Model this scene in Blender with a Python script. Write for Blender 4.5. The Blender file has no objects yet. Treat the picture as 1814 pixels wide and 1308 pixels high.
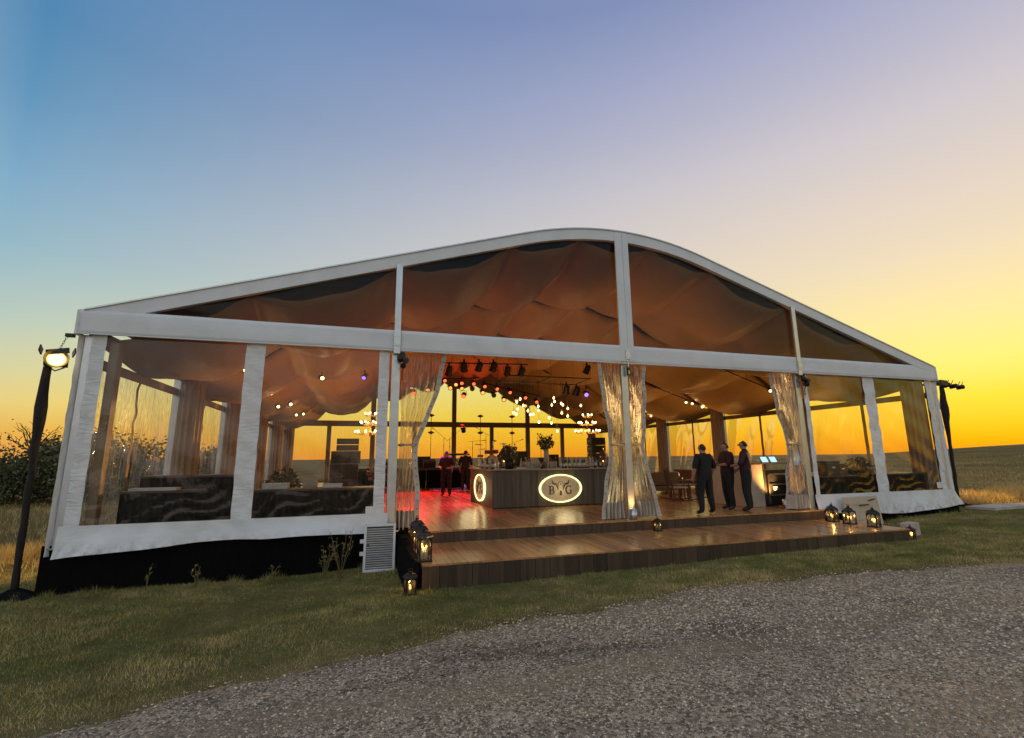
import bpy, math, random
import numpy as np
from mathutils import Matrix, Vector

sc = bpy.context.scene
COL = sc.collection
random.seed(7)
RNG = np.random.default_rng(7)
PI = math.pi
R_ = math.radians

# ------------------------------------------------------------------ camera
def set_camera():
    f, pi, ro, ya = 840.464, .184133, -.0096946, .302397
    F = Vector((math.sin(ya)*math.cos(pi), math.cos(ya)*math.cos(pi), math.sin(pi)))
    R = Vector((math.cos(ya), -math.sin(ya), 0)); U = R.cross(F)
    R2 = R*math.cos(ro)+U*math.sin(ro); U2 = -R*math.sin(ro)+U*math.cos(ro)
    c = bpy.data.cameras.new('camera'); o = bpy.data.objects.new('camera', c); COL.objects.link(o)
    o.matrix_world = Matrix(((R2.x, U2.x, -F.x, 4.9034), (R2.y, U2.y, -F.y, -10.1802),
                             (R2.z, U2.z, -F.z, 1.4416), (0, 0, 0, 1)))
    c.sensor_width = 36; c.lens = 36*f/1814; c.clip_start = .05; c.clip_end = 6000
    sc.camera = o
set_camera()

# ------------------------------------------------------------------ sky
SUN_AZ, SUN_EL = 63.0, 1.6
def srgb(r, g, b):
    return tuple(((c/255+.055)/1.055)**2.4 if c > 10 else c/255/12.92 for c in (r, g, b))
def make_world():
    w = bpy.data.worlds.new('World'); sc.world = w; w.use_nodes = True
    nt = w.node_tree; N = nt.nodes; L = nt.links.new
    bg = N['Background']; bg.inputs[1].default_value = .15
    tc = N.new('ShaderNodeTexCoord')
    sep = N.new('ShaderNodeSeparateXYZ'); L(tc.outputs['Generated'], sep.inputs[0])
    def mth(op, a, b=None, clamp=False):
        m = N.new('ShaderNodeMath'); m.operation = op; m.use_clamp = clamp
        for i, v in enumerate((a, b)):
            if v is None: continue
            if isinstance(v, (int, float)): m.inputs[i].default_value = v
            else: L(v, m.inputs[i])
        return m.outputs[0]
    # elevation (0..1 over 0..90 degrees) and closeness in azimuth to the sun
    el = mth('DIVIDE', mth('ARCSINE', mth('MINIMUM', mth('MAXIMUM', sep.outputs[2], 0.0), 1.0)), PI/2)
    hl = mth('MAXIMUM', mth('SQRT', mth('ADD', mth('MULTIPLY', sep.outputs[0], sep.outputs[0]), mth('MULTIPLY', sep.outputs[1], sep.outputs[1]))), .001)
    cs = mth('DIVIDE', mth('ADD', mth('MULTIPLY', sep.outputs[0], math.sin(R_(SUN_AZ))), mth('MULTIPLY', sep.outputs[1], math.cos(R_(SUN_AZ)))), hl)
    def ramp(stops):
        r = N.new('ShaderNodeValToRGB'); cr = r.color_ramp; cr.interpolation = 'B_SPLINE' if False else 'EASE'
        while len(cr.elements) > 1: cr.elements.remove(cr.elements[-1])
        for i, (e, c) in enumerate(stops):
            q = cr.elements[0] if i == 0 else cr.elements.new(e/90)
            q.position = e/90; q.color = (*srgb(*c), 1)
        cr.interpolation = 'LINEAR'
        L(el, r.inputs[0]); return r.outputs[0]
    sun_side = ramp([(0, (255, 160, 16)), (2.4, (255, 194, 18)), (5, (255, 218, 40)), (8, (255, 236, 112)), (12, (254, 234, 152)),
                     (18, (243, 223, 186)), (24, (230, 214, 198)), (30, (213, 204, 206)), (35, (192, 188, 204)), (40, (172, 174, 202)), (47, (138, 148, 188)), (60, (136, 148, 182)), (90, (152, 156, 176))])
    side = ramp([(0, (232, 158, 84)), (2.5, (240, 184, 94)), (5, (238, 213, 138)), (8, (218, 214, 168)), (12, (188, 206, 194)),
                 (18, (152, 188, 202)), (24, (128, 172, 202)), (30, (100, 152, 190)), (36, (82, 138, 182)), (47, (80, 132, 180)), (60, (112, 144, 182)), (90, (152, 156, 176))])
    anti = ramp([(0, (198, 184, 180)), (6, (236, 220, 212)), (14, (244, 242, 240)), (25, (228, 236, 242)), (45, (202, 212, 222)), (90, (152, 158, 180))])  # unseen sky behind and overhead, raised to light ground and canvas
    def mix(f, a, b):
        m = N.new('ShaderNodeMix'); m.data_type = 'RGBA'; L(f, m.inputs[0]); L(a, m.inputs[6]); L(b, m.inputs[7]); return m.outputs[2]
    f1 = mth('POWER', mth('DIVIDE', mth('ADD', cs, .08), 1.08, True), mth('MINIMUM', mth('ADD', mth('MULTIPLY', el, 2.4), .42), .84))
    f2 = mth('MULTIPLY', mth('ADD', mth('MULTIPLY', cs, -1), -.08), 1.6, True)
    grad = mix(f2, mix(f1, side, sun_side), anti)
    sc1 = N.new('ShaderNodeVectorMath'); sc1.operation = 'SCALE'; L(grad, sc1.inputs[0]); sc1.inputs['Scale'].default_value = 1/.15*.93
    sky = N.new('ShaderNodeTexSky'); sky.sky_type = 'NISHITA'; sky.sun_disc = False
    sky.sun_elevation = R_(SUN_EL); sky.sun_rotation = R_(SUN_AZ)
    sky.air_density = 1.2; sky.dust_density = 2.2; sky.ozone_density = 3.0
    sc2 = N.new('ShaderNodeVectorMath'); sc2.operation = 'SCALE'; L(sky.outputs[0], sc2.inputs[0]); sc2.inputs['Scale'].default_value = .30
    add = N.new('ShaderNodeVectorMath'); add.operation = 'ADD'; L(sc1.outputs[0], add.inputs[0]); L(sc2.outputs[0], add.inputs[1])
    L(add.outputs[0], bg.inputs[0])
make_world()
def make_sun():
    l = bpy.data.lights.new('sun', 'SUN'); l.energy = 2.0; l.angle = R_(.6); l.color = (1, .62, .28)
    o = bpy.data.objects.new('sun', l); COL.objects.link(o)
    d = Vector((math.sin(R_(SUN_AZ))*math.cos(R_(SUN_EL)), math.cos(R_(SUN_AZ))*math.cos(R_(SUN_EL)), math.sin(R_(SUN_EL))))
    o.rotation_euler = d.to_track_quat('Z', 'Y').to_euler()
make_sun()
sc.view_settings.view_transform = 'Standard'; sc.view_settings.look = 'None'
sc.view_settings.exposure = 0; sc.view_settings.gamma = 1
sc.cycles.use_denoising = True
sc.cycles.max_bounces = 10; sc.cycles.transparent_max_bounces = 24
sc.cycles.diffuse_bounces = 3; sc.cycles.glossy_bounces = 3; sc.cycles.transmission_bounces = 6
sc.cycles.caustics_reflective = False; sc.cycles.caustics_refractive = False
sc.cycles.sample_clamp_indirect = 4

# ------------------------------------------------------------------ materials
M = {}
def new_mat(name):
    m = bpy.data.materials.new(name); m.use_nodes = True; M[name] = m
    return m, m.node_tree.nodes, m.node_tree.links.new, m.node_tree.nodes['Principled BSDF']
def noise(N, L, scale, detail=4, rough=.6, stretch=None, coord='Object', dist=0):
    tc = N.new('ShaderNodeTexCoord'); src = tc.outputs[coord]
    mp = N.new('ShaderNodeMapping'); L(src, mp.inputs[0])
    if stretch: mp.inputs['Scale'].default_value = stretch
    n = N.new('ShaderNodeTexNoise'); n.inputs['Scale'].default_value = scale; n.inputs['Detail'].default_value = detail
    n.inputs['Roughness'].default_value = rough; n.inputs['Distortion'].default_value = dist
    L(mp.outputs[0], n.inputs['Vector']); return n.outputs[0]
def ramp_(N, L, fac, stops):
    r = N.new('ShaderNodeValToRGB'); cr = r.color_ramp
    while len(cr.elements) > 1: cr.elements.remove(cr.elements[-1])
    for i, (p, c) in enumerate(stops):
        q = cr.elements[0] if i == 0 else cr.elements.new(p)
        q.position = p; q.color = (*c, 1) if len(c) == 3 else c
    L(fac, r.inputs[0]); return r.outputs[0]
def bump_(N, L, h, strength, dist=.02, normal=None):
    b = N.new('ShaderNodeBump'); b.inputs['Strength'].default_value = strength; b.inputs['Distance'].default_value = dist
    L(h, b.inputs['Height'])
    if normal: L(normal, b.inputs['Normal'])
    return b.outputs[0]
def plain(name, c, rough=.6, metal=0, var=.25, scale=6, bump=0, bscale=30, stretch=None, spec=.5, coat=0, objvar=0):
    m, N, L, p = new_mat(name)
    d = tuple(x*(1-var) for x in c); b = tuple(min(1, x*(1+var)) for x in c)
    col = ramp_(N, L, noise(N, L, scale, 5, .6, stretch), [(.3, d), (.7, b)])
    if objvar:
        oi = N.new('ShaderNodeObjectInfo'); hs = N.new('ShaderNodeHueSaturation')
        mr = N.new('ShaderNodeMapRange'); L(oi.outputs['Random'], mr.inputs[0]); mr.inputs[3].default_value = 1-objvar; mr.inputs[4].default_value = 1+objvar
        L(mr.outputs[0], hs.inputs['Value']); L(col, hs.inputs['Color']); col = hs.outputs[0]
    L(col, p.inputs['Base Color'])
    rr = N.new('ShaderNodeMapRange'); L(noise(N, L, scale*2.3, 4), rr.inputs[0]); rr.inputs[3].default_value = max(.02, rough*.8); rr.inputs[4].default_value = min(1, rough*1.2)
    L(rr.outputs[0], p.inputs['Roughness'])
    p.inputs['Metallic'].default_value = metal; p.inputs['Specular IOR Level'].default_value = spec
    if coat: p.inputs['Coat Weight'].default_value = coat; p.inputs['Coat Roughness'].default_value = .15
    if bump: L(bump_(N, L, noise(N, L, bscale, 5, .6, stretch), bump), p.inputs['Normal'])
    return m
def glow(name, c, s):
    m, N, L, p = new_mat(name)
    p.inputs['Base Color'].default_value = (*c, 1); p.inputs['Emission Color'].default_value = (*c, 1); p.inputs['Emission Strength'].default_value = s
    return m
def canvas_mat(name, c, trans=.2, wr=.35, dirt=False):
    m, N, L, p = new_mat(name)
    n1 = noise(N, L, 2.2, 5, .6); n2 = noise(N, L, 1.6, 3, .5, (1.5, 1.5, 4), dist=1.8)
    L(ramp_(N, L, n1, [(.25, tuple(x*.86 for x in c)), (.75, c)]), p.inputs['Base Color'])
    if dirt:   # mud splashes thrown up from the ground
        tc = N.new('ShaderNodeTexCoord'); sp = N.new('ShaderNodeSeparateXYZ'); L(tc.outputs['Object'], sp.inputs[0])
        q = N.new('ShaderNodeMapRange'); L(sp.outputs[2], q.inputs[0]); q.inputs[1].default_value = .16; q.inputs[2].default_value = -.2
        g2 = ramp_(N, L, noise(N, L, 7, 7, .75, (1, 1, .6)), [(.42, (0, 0, 0)), (.62, (1, 1, 1))])
        mm = N.new('ShaderNodeMath'); mm.operation = 'MULTIPLY'; L(q.outputs[0], mm.inputs[0]); L(g2, mm.inputs[1])
        mc = N.new('ShaderNodeMix'); mc.data_type = 'RGBA'; L(mm.outputs[0], mc.inputs[0]); L(p.inputs['Base Color'].links[0].from_socket, mc.inputs[6]); mc.inputs[7].default_value = (.30, .24, .17, 1); L(mc.outputs[2], p.inputs['Base Color'])
    p.inputs['Roughness'].default_value = .5; p.inputs['Specular IOR Level'].default_value = .35
    mx = N.new('ShaderNodeMath'); mx.operation = 'ADD'; L(n1, mx.inputs[0]); L(n2, mx.inputs[1])
    nb = bump_(N, L, mx.outputs[0], wr, .06); L(nb, p.inputs['Normal'])
    t = N.new('ShaderNodeBsdfTranslucent'); t.inputs[0].default_value = (*c, 1)
    ms = N.new('ShaderNodeMixShader'); ms.inputs[0].default_value = trans
    L(p.outputs[0], ms.inputs[1]); L(t.outputs[0], ms.inputs[2]); L(ms.outputs[0], N['Material Output'].inputs[0])
    return m
def vinyl_mat(name, tint=(.93, .92, .9), haze=.05, streak=.25, stretch=(3, 3, .35), bump=.15, bscale=3, gloss=.5, scale=4.5, hcol=(.8, .78, .74), tstreak=0):
    """clear sheet: see-through, with a wavy gloss and milky vertical streaks"""
    m, N, L, p = new_mat(name); N.remove(p)
    out = N['Material Output']
    tr = N.new('ShaderNodeBsdfTransparent'); tr.inputs[0].default_value = (*tint, 1)
    h = noise(N, L, scale, 6, .65, stretch, dist=.6)
    if tstreak:  # bright and dark tint painted in for light bent by the wavy film
        dk = tuple(q*(1-tstreak*w_) for q, w_ in zip(tint, (.75, .9, 1.1)))
        L(ramp_(N, L, noise(N, L, scale*1.7, 5, .7, stretch, dist=1.4), [(.38, dk), (.5, tint), (.62, tint), (.74, dk)]), tr.inputs[0])
    nb = bump_(N, L, noise(N, L, bscale, 4, .6, (1, 1, .35), dist=1.0), bump, .1)
    gl = N.new('ShaderNodeBsdfGlossy'); gl.inputs['Roughness'].default_value = .06; gl.inputs[0].default_value = (1, 1, 1, 1); L(nb, gl.inputs['Normal'])
    df = N.new('ShaderNodeBsdfDiffuse'); df.inputs[0].default_value = (*hcol, 1); L(nb, df.inputs['Normal'])
    tl = N.new('ShaderNodeBsdfTranslucent'); tl.inputs[0].default_value = (*hcol, 1); L(nb, tl.inputs['Normal'])
    m1 = N.new('ShaderNodeMixShader'); m1.inputs[0].default_value = .6; L(df.outputs[0], m1.inputs[1]); L(tl.outputs[0], m1.inputs[2])
    mr = N.new('ShaderNodeMapRange'); L(h, mr.inputs[0]); mr.inputs[1].default_value = .42; mr.inputs[2].default_value = .75
    mr.inputs[3].default_value = haze; mr.inputs[4].default_value = streak
    m2 = N.new('ShaderNodeMixShader'); L(mr.outputs[0], m2.inputs[0]); L(tr.outputs[0], m2.inputs[1]); L(m1.outputs[0], m2.inputs[2])
    fr = N.new('ShaderNodeFresnel'); fr.inputs[0].default_value = 1.35; L(nb, fr.inputs[1])
    fm = N.new('ShaderNodeMath'); fm.operation = 'MULTIPLY'; L(fr.outputs[0], fm.inputs[0]); fm.inputs[1].default_value = gloss
    m3 = N.new('ShaderNodeMixShader'); L(fm.outputs[0], m3.inputs[0]); L(m2.outputs[0], m3.inputs[1]); L(gl.outputs[0], m3.inputs[2])
    L(m3.outputs[0], out.inputs[0]); return m
def wood_mat(name, c, rough=.3, axis='Y', scale=3, var=.45, objvar=.18, bump=.12):
    st = {'X': (.25, 4, 4), 'Y': (4, .25, 4), 'Z': (4, 4, .25)}[axis]
    m, N, L, p = new_mat(name)
    # object-random offset so that boards do not repeat
    tc = N.new('ShaderNodeTexCoord'); oi = N.new('ShaderNodeObjectInfo'); sm = N.new('ShaderNodeVectorMath'); sm.operation = 'SCALE'
    cb = N.new('ShaderNodeCombineXYZ'); L(oi.outputs['Random'], cb.inputs[0]); L(oi.outputs['Random'], cb.inputs[1]); L(oi.outputs['Random'], cb.inputs[2])
    L(cb.outputs[0], sm.inputs[0]); sm.inputs['Scale'].default_value = 37
    ad = N.new('ShaderNodeVectorMath'); ad.operation = 'ADD'; L(tc.outputs['Object'], ad.inputs[0]); L(sm.outputs[0], ad.inputs[1])
    mp = N.new('ShaderNodeMapping'); L(ad.outputs[0], mp.inputs[0]); mp.inputs['Scale'].default_value = st
    n = N.new('ShaderNodeTexNoise'); n.inputs['Scale'].default_value = scale; n.inputs['Detail'].default_value = 7; n.inputs['Roughness'].default_value = .65; n.inputs['Distortion'].default_value = .5
    L(mp.outputs[0], n.inputs['Vector'])
    col = ramp_(N, L, n.outputs[0], [(.3, tuple(x*(1-var) for x in c)), (.5, c), (.72, tuple(x*(1+var) for x in c))])
    hs = N.new('ShaderNodeHueSaturation'); mr = N.new('ShaderNodeMapRange'); L(oi.outputs['Random'], mr.inputs[0]); mr.inputs[3].default_value = 1-objvar; mr.inputs[4].default_value = 1+objvar
    L(mr.outputs[0], hs.inputs['Value']); L(col, hs.inputs['Color']); L(hs.outputs[0], p.inputs['Base Color'])
    rr = N.new('ShaderNodeMapRange'); L(n.outputs[0], rr.inputs[0]); rr.inputs[3].default_value = rough*.75; rr.inputs[4].default_value = rough*1.35
    L(rr.outputs[0], p.inputs['Roughness']); L(bump_(N, L, n.outputs[0], bump, .01), p.inputs['Normal'])
    return m

canvas_mat('canvas', (.86, .88, .90), .10, .16)
canvas_mat('crumpled_canvas', (.86, .88, .90), .10, .45)
canvas_mat('hem_canvas', (.86, .88, .90), .08, .2, True)
canvas_mat('smooth_canvas', (.86, .88, .90), .06, .05)
canvas_mat('roof_canvas', (.78, .79, .80), .04, .15)
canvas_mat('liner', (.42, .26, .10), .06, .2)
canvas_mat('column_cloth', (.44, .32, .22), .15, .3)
plain('aluminium', (.62, .64, .66), .38, .85, .1, 4)
plain('inner_frame', (.30, .19, .11), .55, 0, .2, 4)
vinyl_mat('vinyl_front', (.95, .94, .92), .008, .07, (3.5, 3.5, .4), .22, 2.2, 1.6)
vinyl_mat('vinyl_side', (1.0, .99, .97), .02, .50, (6, 6, .35), .5, 3, .8, tstreak=.6)
vinyl_mat('vinyl_back', (.96, .95, .93), .02, .07, (2, 2, .5), .05, 2, .35)
vinyl_mat('vinyl_gable', (.74, .66, .63), .02, .05, (1.5, 1.5, 1), .04, 1.5, .6)
vinyl_mat('vinyl_curtain', (.95, .92, .86), .22, .80, (5, 5, .25), .5, 5, 1.0, 5, (.90, .87, .83), tstreak=.32)
vinyl_mat('glass', (.93, .94, .93), .01, .02, (1, 1, 1), .02, 2, .8)
plain('black_skirt', (.004, .004, .005), .9, 0, .3, 3, .25, 4, (4, 1, .4), spec=.08)
plain('black_metal', (.02, .02, .02), .4, .4, .3, 12)
plain('black_plastic', (.018, .018, .02), .45, 0, .3, 10)
plain('black_cloth', (.006, .0055, .006), .95, 0, .35, 9, .4, 60, spec=.1)
plain('pole_wrap', (.016, .012, .009), .85, 0, .35, 8, .5, 14, (3, 3, .4))
plain('brown_leather', (.13, .055, .03), .4, 0, .3, 5, .25, 40)
plain('cream_cloth', (.52, .46, .38), .85, 0, .15, 5, .2, 60)
plain('rug_red', (.42, .035, .03), .9, 0, .3, 3, .3, 120)
plain('white_paint', (.66, .69, .71), .45, .1, .1, 8)
plain('beige_board', (.52, .43, .33), .6, 0, .15, 3, .1, 30)
plain('concrete', (.45, .41, .35), .85, 0, .25, 2, .3, 20)
plain('dark_oak', (.075, .05, .035), .45, 0, .35, 4, .2, 20, (1, 1, 5))
plain('screen_frame', (.03, .03, .03), .3)
plain('paper', (.78, .77, .74), .7, 0, .06, 5)
plain('steel', (.55, .55, .56), .28, 1, .1, 10)
plain('brass', (.55, .36, .12), .3, 1, .2, 10)
plain('skin', (.36, .2, .14), .55, 0, .1, 6)
plain('hair', (.025, .018, .014), .7, 0, .3, 30)
plain('shirt_black', (.008, .007, .008), .85, 0, .3, 8, .4, 20)
plain('shirt_maroon', (.035, .010, .012), .85, 0, .3, 8, .4, 20)
plain('shirt_purple', (.10, .05, .16), .85, 0, .3, 8, .4, 20)
plain('trousers', (.006, .006, .007), .85, 0, .3, 8, .4, 20)
plain('shoes', (.01, .01, .01), .4)
plain('leaf_dark', (.06, .078, .024), .6, 0, .4, 3)
plain('leaf_dry', (.16, .12, .05), .7, 0, .4, 3)
plain('petal', (.55, .42, .34), .7, 0, .2, 6)
plain('bark', (.05, .036, .025), .9, 0, .35, 8, .6, 30, (1, 1, .3))
plain('bottle_green', (.02, .05, .025), .12, 0, .2, 5, coat=.5)
plain('bottle_amber', (.16, .06, .012), .12, 0, .2, 5, coat=.5)
plain('bottle_clear', (.5, .5, .46), .1, 0, .1, 5, coat=.5)
plain('wax', (.75, .62, .42), .5, 0, .1, 8)
plain('cymbal', (.5, .34, .1), .25, 1, .1, 20)
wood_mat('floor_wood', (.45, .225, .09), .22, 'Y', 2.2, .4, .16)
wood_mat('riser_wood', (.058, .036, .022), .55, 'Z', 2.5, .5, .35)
wood_mat('bar_wood', (.105, .088, .068), .55, 'Z', 2.2, .45, .22)
wood_mat('bar_top_wood', (.30, .24, .18), .25, 'X', 2.2, .3, .1)
wood_mat('chair_wood', (.10, .045, .025), .4, 'X', 3, .4, .1)
glow('bulb', (1, .66, .28), 9)
glow('track_lens', (1, .72, .30), 5)
glow('red_lens', (1, .13, .04), 2.2)
glow('amber_lens', (1, .42, .08), 1.8)
glow('violet_lens', (.3, .15, 1), 2)
glow('flood_lens', (1, .72, .22), 4)
glow('flame', (1, .42, .07), 12)
glow('sign_rim', (1, .88, .40), 1.9)
glow('screen', (.35, .62, .8), 1.6)
glow('uplight_lens', (1, .55, .15), 16)

# ------------------------------------------------------------------ mesh helpers
class MB:
    def __init__(s): s.v = []; s.f = []; s.mi = []
    def add(s, vs, fs, mi=0):
        o = len(s.v); s.v.extend(tuple(map(float, q)) for q in vs); s.f.extend([tuple(i+o for i in f) for f in fs]); s.mi.extend([mi]*len(fs)); return s
    def box(s, x0, x1, y0, y1, z0, z1, mi=0, M4=None):
        vs = [(x, y, z) for x in (x0, x1) for y in (y0, y1) for z in (z0, z1)]
        if M4 is not None: vs = [tuple(M4 @ Vector(q)) for q in vs]
        return s.add(vs, [(0, 1, 3, 2), (4, 6, 7, 5), (0, 4, 5, 1), (2, 3, 7, 6), (0, 2, 6, 4), (1, 5, 7, 3)], mi)
    def bar(s, a, b, w, h=None, up=(0, 0, 1), mi=0):
        a, b = Vector(a), Vector(b); h = h or w; d = (b-a).normalized(); u = Vector(up)
        if abs(d.dot(u)) > .98: u = Vector((0, 1, 0))
        x = d.cross(u).normalized()*w/2; y = x.cross(d).normalized()*h/2
        vs = [p+i*x+j*y for p in (a, b) for i, j in ((-1, -1), (1, -1), (1, 1), (-1, 1))]
        return s.add(vs, [(3, 2, 1, 0), (4, 5, 6, 7), (0, 1, 5, 4), (1, 2, 6, 5), (2, 3, 7, 6), (3, 0, 4, 7)], mi)
    def tube(s, pts, r, n=8, cap=True, mi=0):
        pts = [Vector(p) for p in pts]; rs = r if isinstance(r, (list, tuple)) else [r]*len(pts)
        vs = []; fs = []; px = None
        for i, p in enumerate(pts):
            d = (pts[min(i+1, len(pts)-1)]-pts[max(i-1, 0)]).normalized()
            if px is None:
                px = d.cross(Vector((0, 0, 1)));  px = d.cross(Vector((0, 1, 0))) if px.length < .1 else px
            px = (px-d*px.dot(d)).normalized(); py = d.cross(px)
            vs += [p+(px*math.cos(2*PI*k/n)+py*math.sin(2*PI*k/n))*rs[i] for k in range(n)]
        for i in range(len(pts)-1):
            fs += [(i*n+k, i*n+(k+1) % n, (i+1)*n+(k+1) % n, (i+1)*n+k) for k in range(n)]
        if cap: fs += [tuple(range(n-1, -1, -1)), tuple(range((len(pts)-1)*n, len(pts)*n))]
        return s.add(vs, fs, mi)
    def lathe(s, prof, n=16, c=(0, 0, 0), mi=0, sx=1, sy=1, cap=True):
        vs = [(c[0]+r*sx*math.cos(2*PI*k/n), c[1]+r*sy*math.sin(2*PI*k/n), c[2]+z) for r, z in prof for k in range(n)]; fs = []
        for i in range(len(prof)-1):
            fs += [(i*n+k, i*n+(k+1) % n, (i+1)*n+(k+1) % n, (i+1)*n+k) for k in range(n)]
        if cap: fs += [tuple(range(n-1, -1, -1)), tuple(range((len(prof)-1)*n, len(prof)*n))]
        return s.add(vs, fs, mi)
    def ball(s, c, r, n=10, m=6, mi=0, sx=1, sy=1, sz=1):
        prof = [(max(.001, r*math.sin(PI*i/m)), -r*sz*math.cos(PI*i/m)) for i in range(m+1)]
        return s.lathe(prof, n, c, mi, sx, sy)
    def grid(s, fn, nu, nv, mi=0, flip=False):
        vs = [fn(i/nu, j/nv) for i in range(nu+1) for j in range(nv+1)]
        fs = [(i*(nv+1)+j, (i+1)*(nv+1)+j, (i+1)*(nv+1)+j+1, i*(nv+1)+j+1) for i in range(nu) for j in range(nv)]
        if flip: fs = [f[::-1] for f in fs]
        return s.add(vs, fs, mi)
    def prism(s, poly, y0, y1, mi=0):
        """polygon in x,z pushed along y"""
        n = len(poly); vs = [(x, y0, z) for x, z in poly]+[(x, y1, z) for x, z in poly]
        return s.add(vs, [tuple(range(n)), tuple(range(2*n-1, n-1, -1))]+[(i, i+n, (i+1) % n+n, (i+1) % n) for i in range(n)], mi)
    def ribbon(s, pts, ws, y0, y1, mi=0):
        """stroke with a width in x,z, given thickness along y"""
        L_, R2 = [], []
        for i, (x, z) in enumerate(pts):
            a = pts[max(i-1, 0)]; b = pts[min(i+1, len(pts)-1)]; dx, dz = b[0]-a[0], b[1]-a[1]; q = math.hypot(dx, dz) or 1
            w = (ws[i] if isinstance(ws, (list, tuple)) else ws)/2
            L_.append((x-dz/q*w, z+dx/q*w)); R2.append((x+dz/q*w, z-dx/q*w))
        for i in range(len(pts)-1): s.prism([L_[i], L_[i+1], R2[i+1], R2[i]], y0, y1, mi)
        return s
    def mesh(s, name, mats, smooth=False):
        me = bpy.data.meshes.new(name); me.from_pydata(s.v, [], s.f)
        for m in (mats if isinstance(mats, (list, tuple)) else [mats]): me.materials.append(M[m])
        if any(s.mi): me.polygons.foreach_set('material_index', s.mi)
        if smooth: me.polygons.foreach_set('use_smooth', [True]*len(s.f))
        me.update(); return me
    def build(s, name, mats, parent=None, smooth=False, loc=None, bevel=0, solid=0, auto=False):
        o = bpy.data.objects.new(name, s.mesh(name, mats, smooth)); COL.objects.link(o)
        if parent: o.parent = parent
        if loc: o.location = loc
        if bevel:
            b = o.modifiers.new('bevel', 'BEVEL'); b.width = bevel; b.segments = 2; b.limit_method = 'ANGLE'
        if solid:
            b = o.modifiers.new('solid', 'SOLIDIFY'); b.thickness = solid; b.offset = 0
        return o
def tag(o, label=None, cat=None, group=None, kind=None):
    if label: o['label'] = label
    if cat: o['category'] = cat
    if group: o['group'] = group
    if kind: o['kind'] = kind
    return o
def thing(name, label, cat, loc=(0, 0, 0), rz=0, group=None, scale=1):
    o = bpy.data.objects.new(name, None); COL.objects.link(o); o.empty_display_size = .1
    o.location = loc; o.rotation_euler = (0, 0, rz); o.scale = (scale,)*3
    return tag(o, label, cat, group)
def copy_tree(o, parent=None):
    c = o.copy(); COL.objects.link(c); c.parent = parent
    for ch in list(o.children): copy_tree(ch, c)
    return c
def light(kind, loc, energy, color, parent=None, size=.1, target=None, angle=60, blend=.6, name='lamp_light'):
    l = bpy.data.lights.new(name, kind); l.energy = energy; l.color = color
    if kind == 'SPOT': l.spot_size = R_(angle); l.spot_blend = blend; l.shadow_soft_size = size
    elif kind == 'POINT': l.shadow_soft_size = size
    o = bpy.data.objects.new(name, l); COL.objects.link(o); o.location = loc
    if target is not None: o.rotation_euler = (Vector(loc)-Vector(target)).to_track_quat('Z', 'Y').to_euler()
    if parent: o.parent = parent
    return o
def fast_mesh(name, V, Fq, mats, smooth=False, midx=None):
    """numpy arrays to a mesh object (quads or triangles)"""
    me = bpy.data.meshes.new(name); k = Fq.shape[1]
    me.vertices.add(len(V)); me.vertices.foreach_set('co', np.ascontiguousarray(V, dtype=np.float32).ravel())
    me.loops.add(Fq.size); me.loops.foreach_set('vertex_index', np.ascontiguousarray(Fq, dtype=np.int32).ravel())
    me.polygons.add(len(Fq)); me.polygons.foreach_set('loop_start', np.arange(0, Fq.size, k, dtype=np.int32))
    for m in (mats if isinstance(mats, (list, tuple)) else [mats]): me.materials.append(M[m])
    if midx is not None: me.polygons.foreach_set('material_index', midx.astype(np.int32))
    if smooth: me.polygons.foreach_set('use_smooth', np.ones(len(Fq), dtype=bool))
    me.update(calc_edges=True)
    o = bpy.data.objects.new(name, me); COL.objects.link(o); return o

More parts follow.
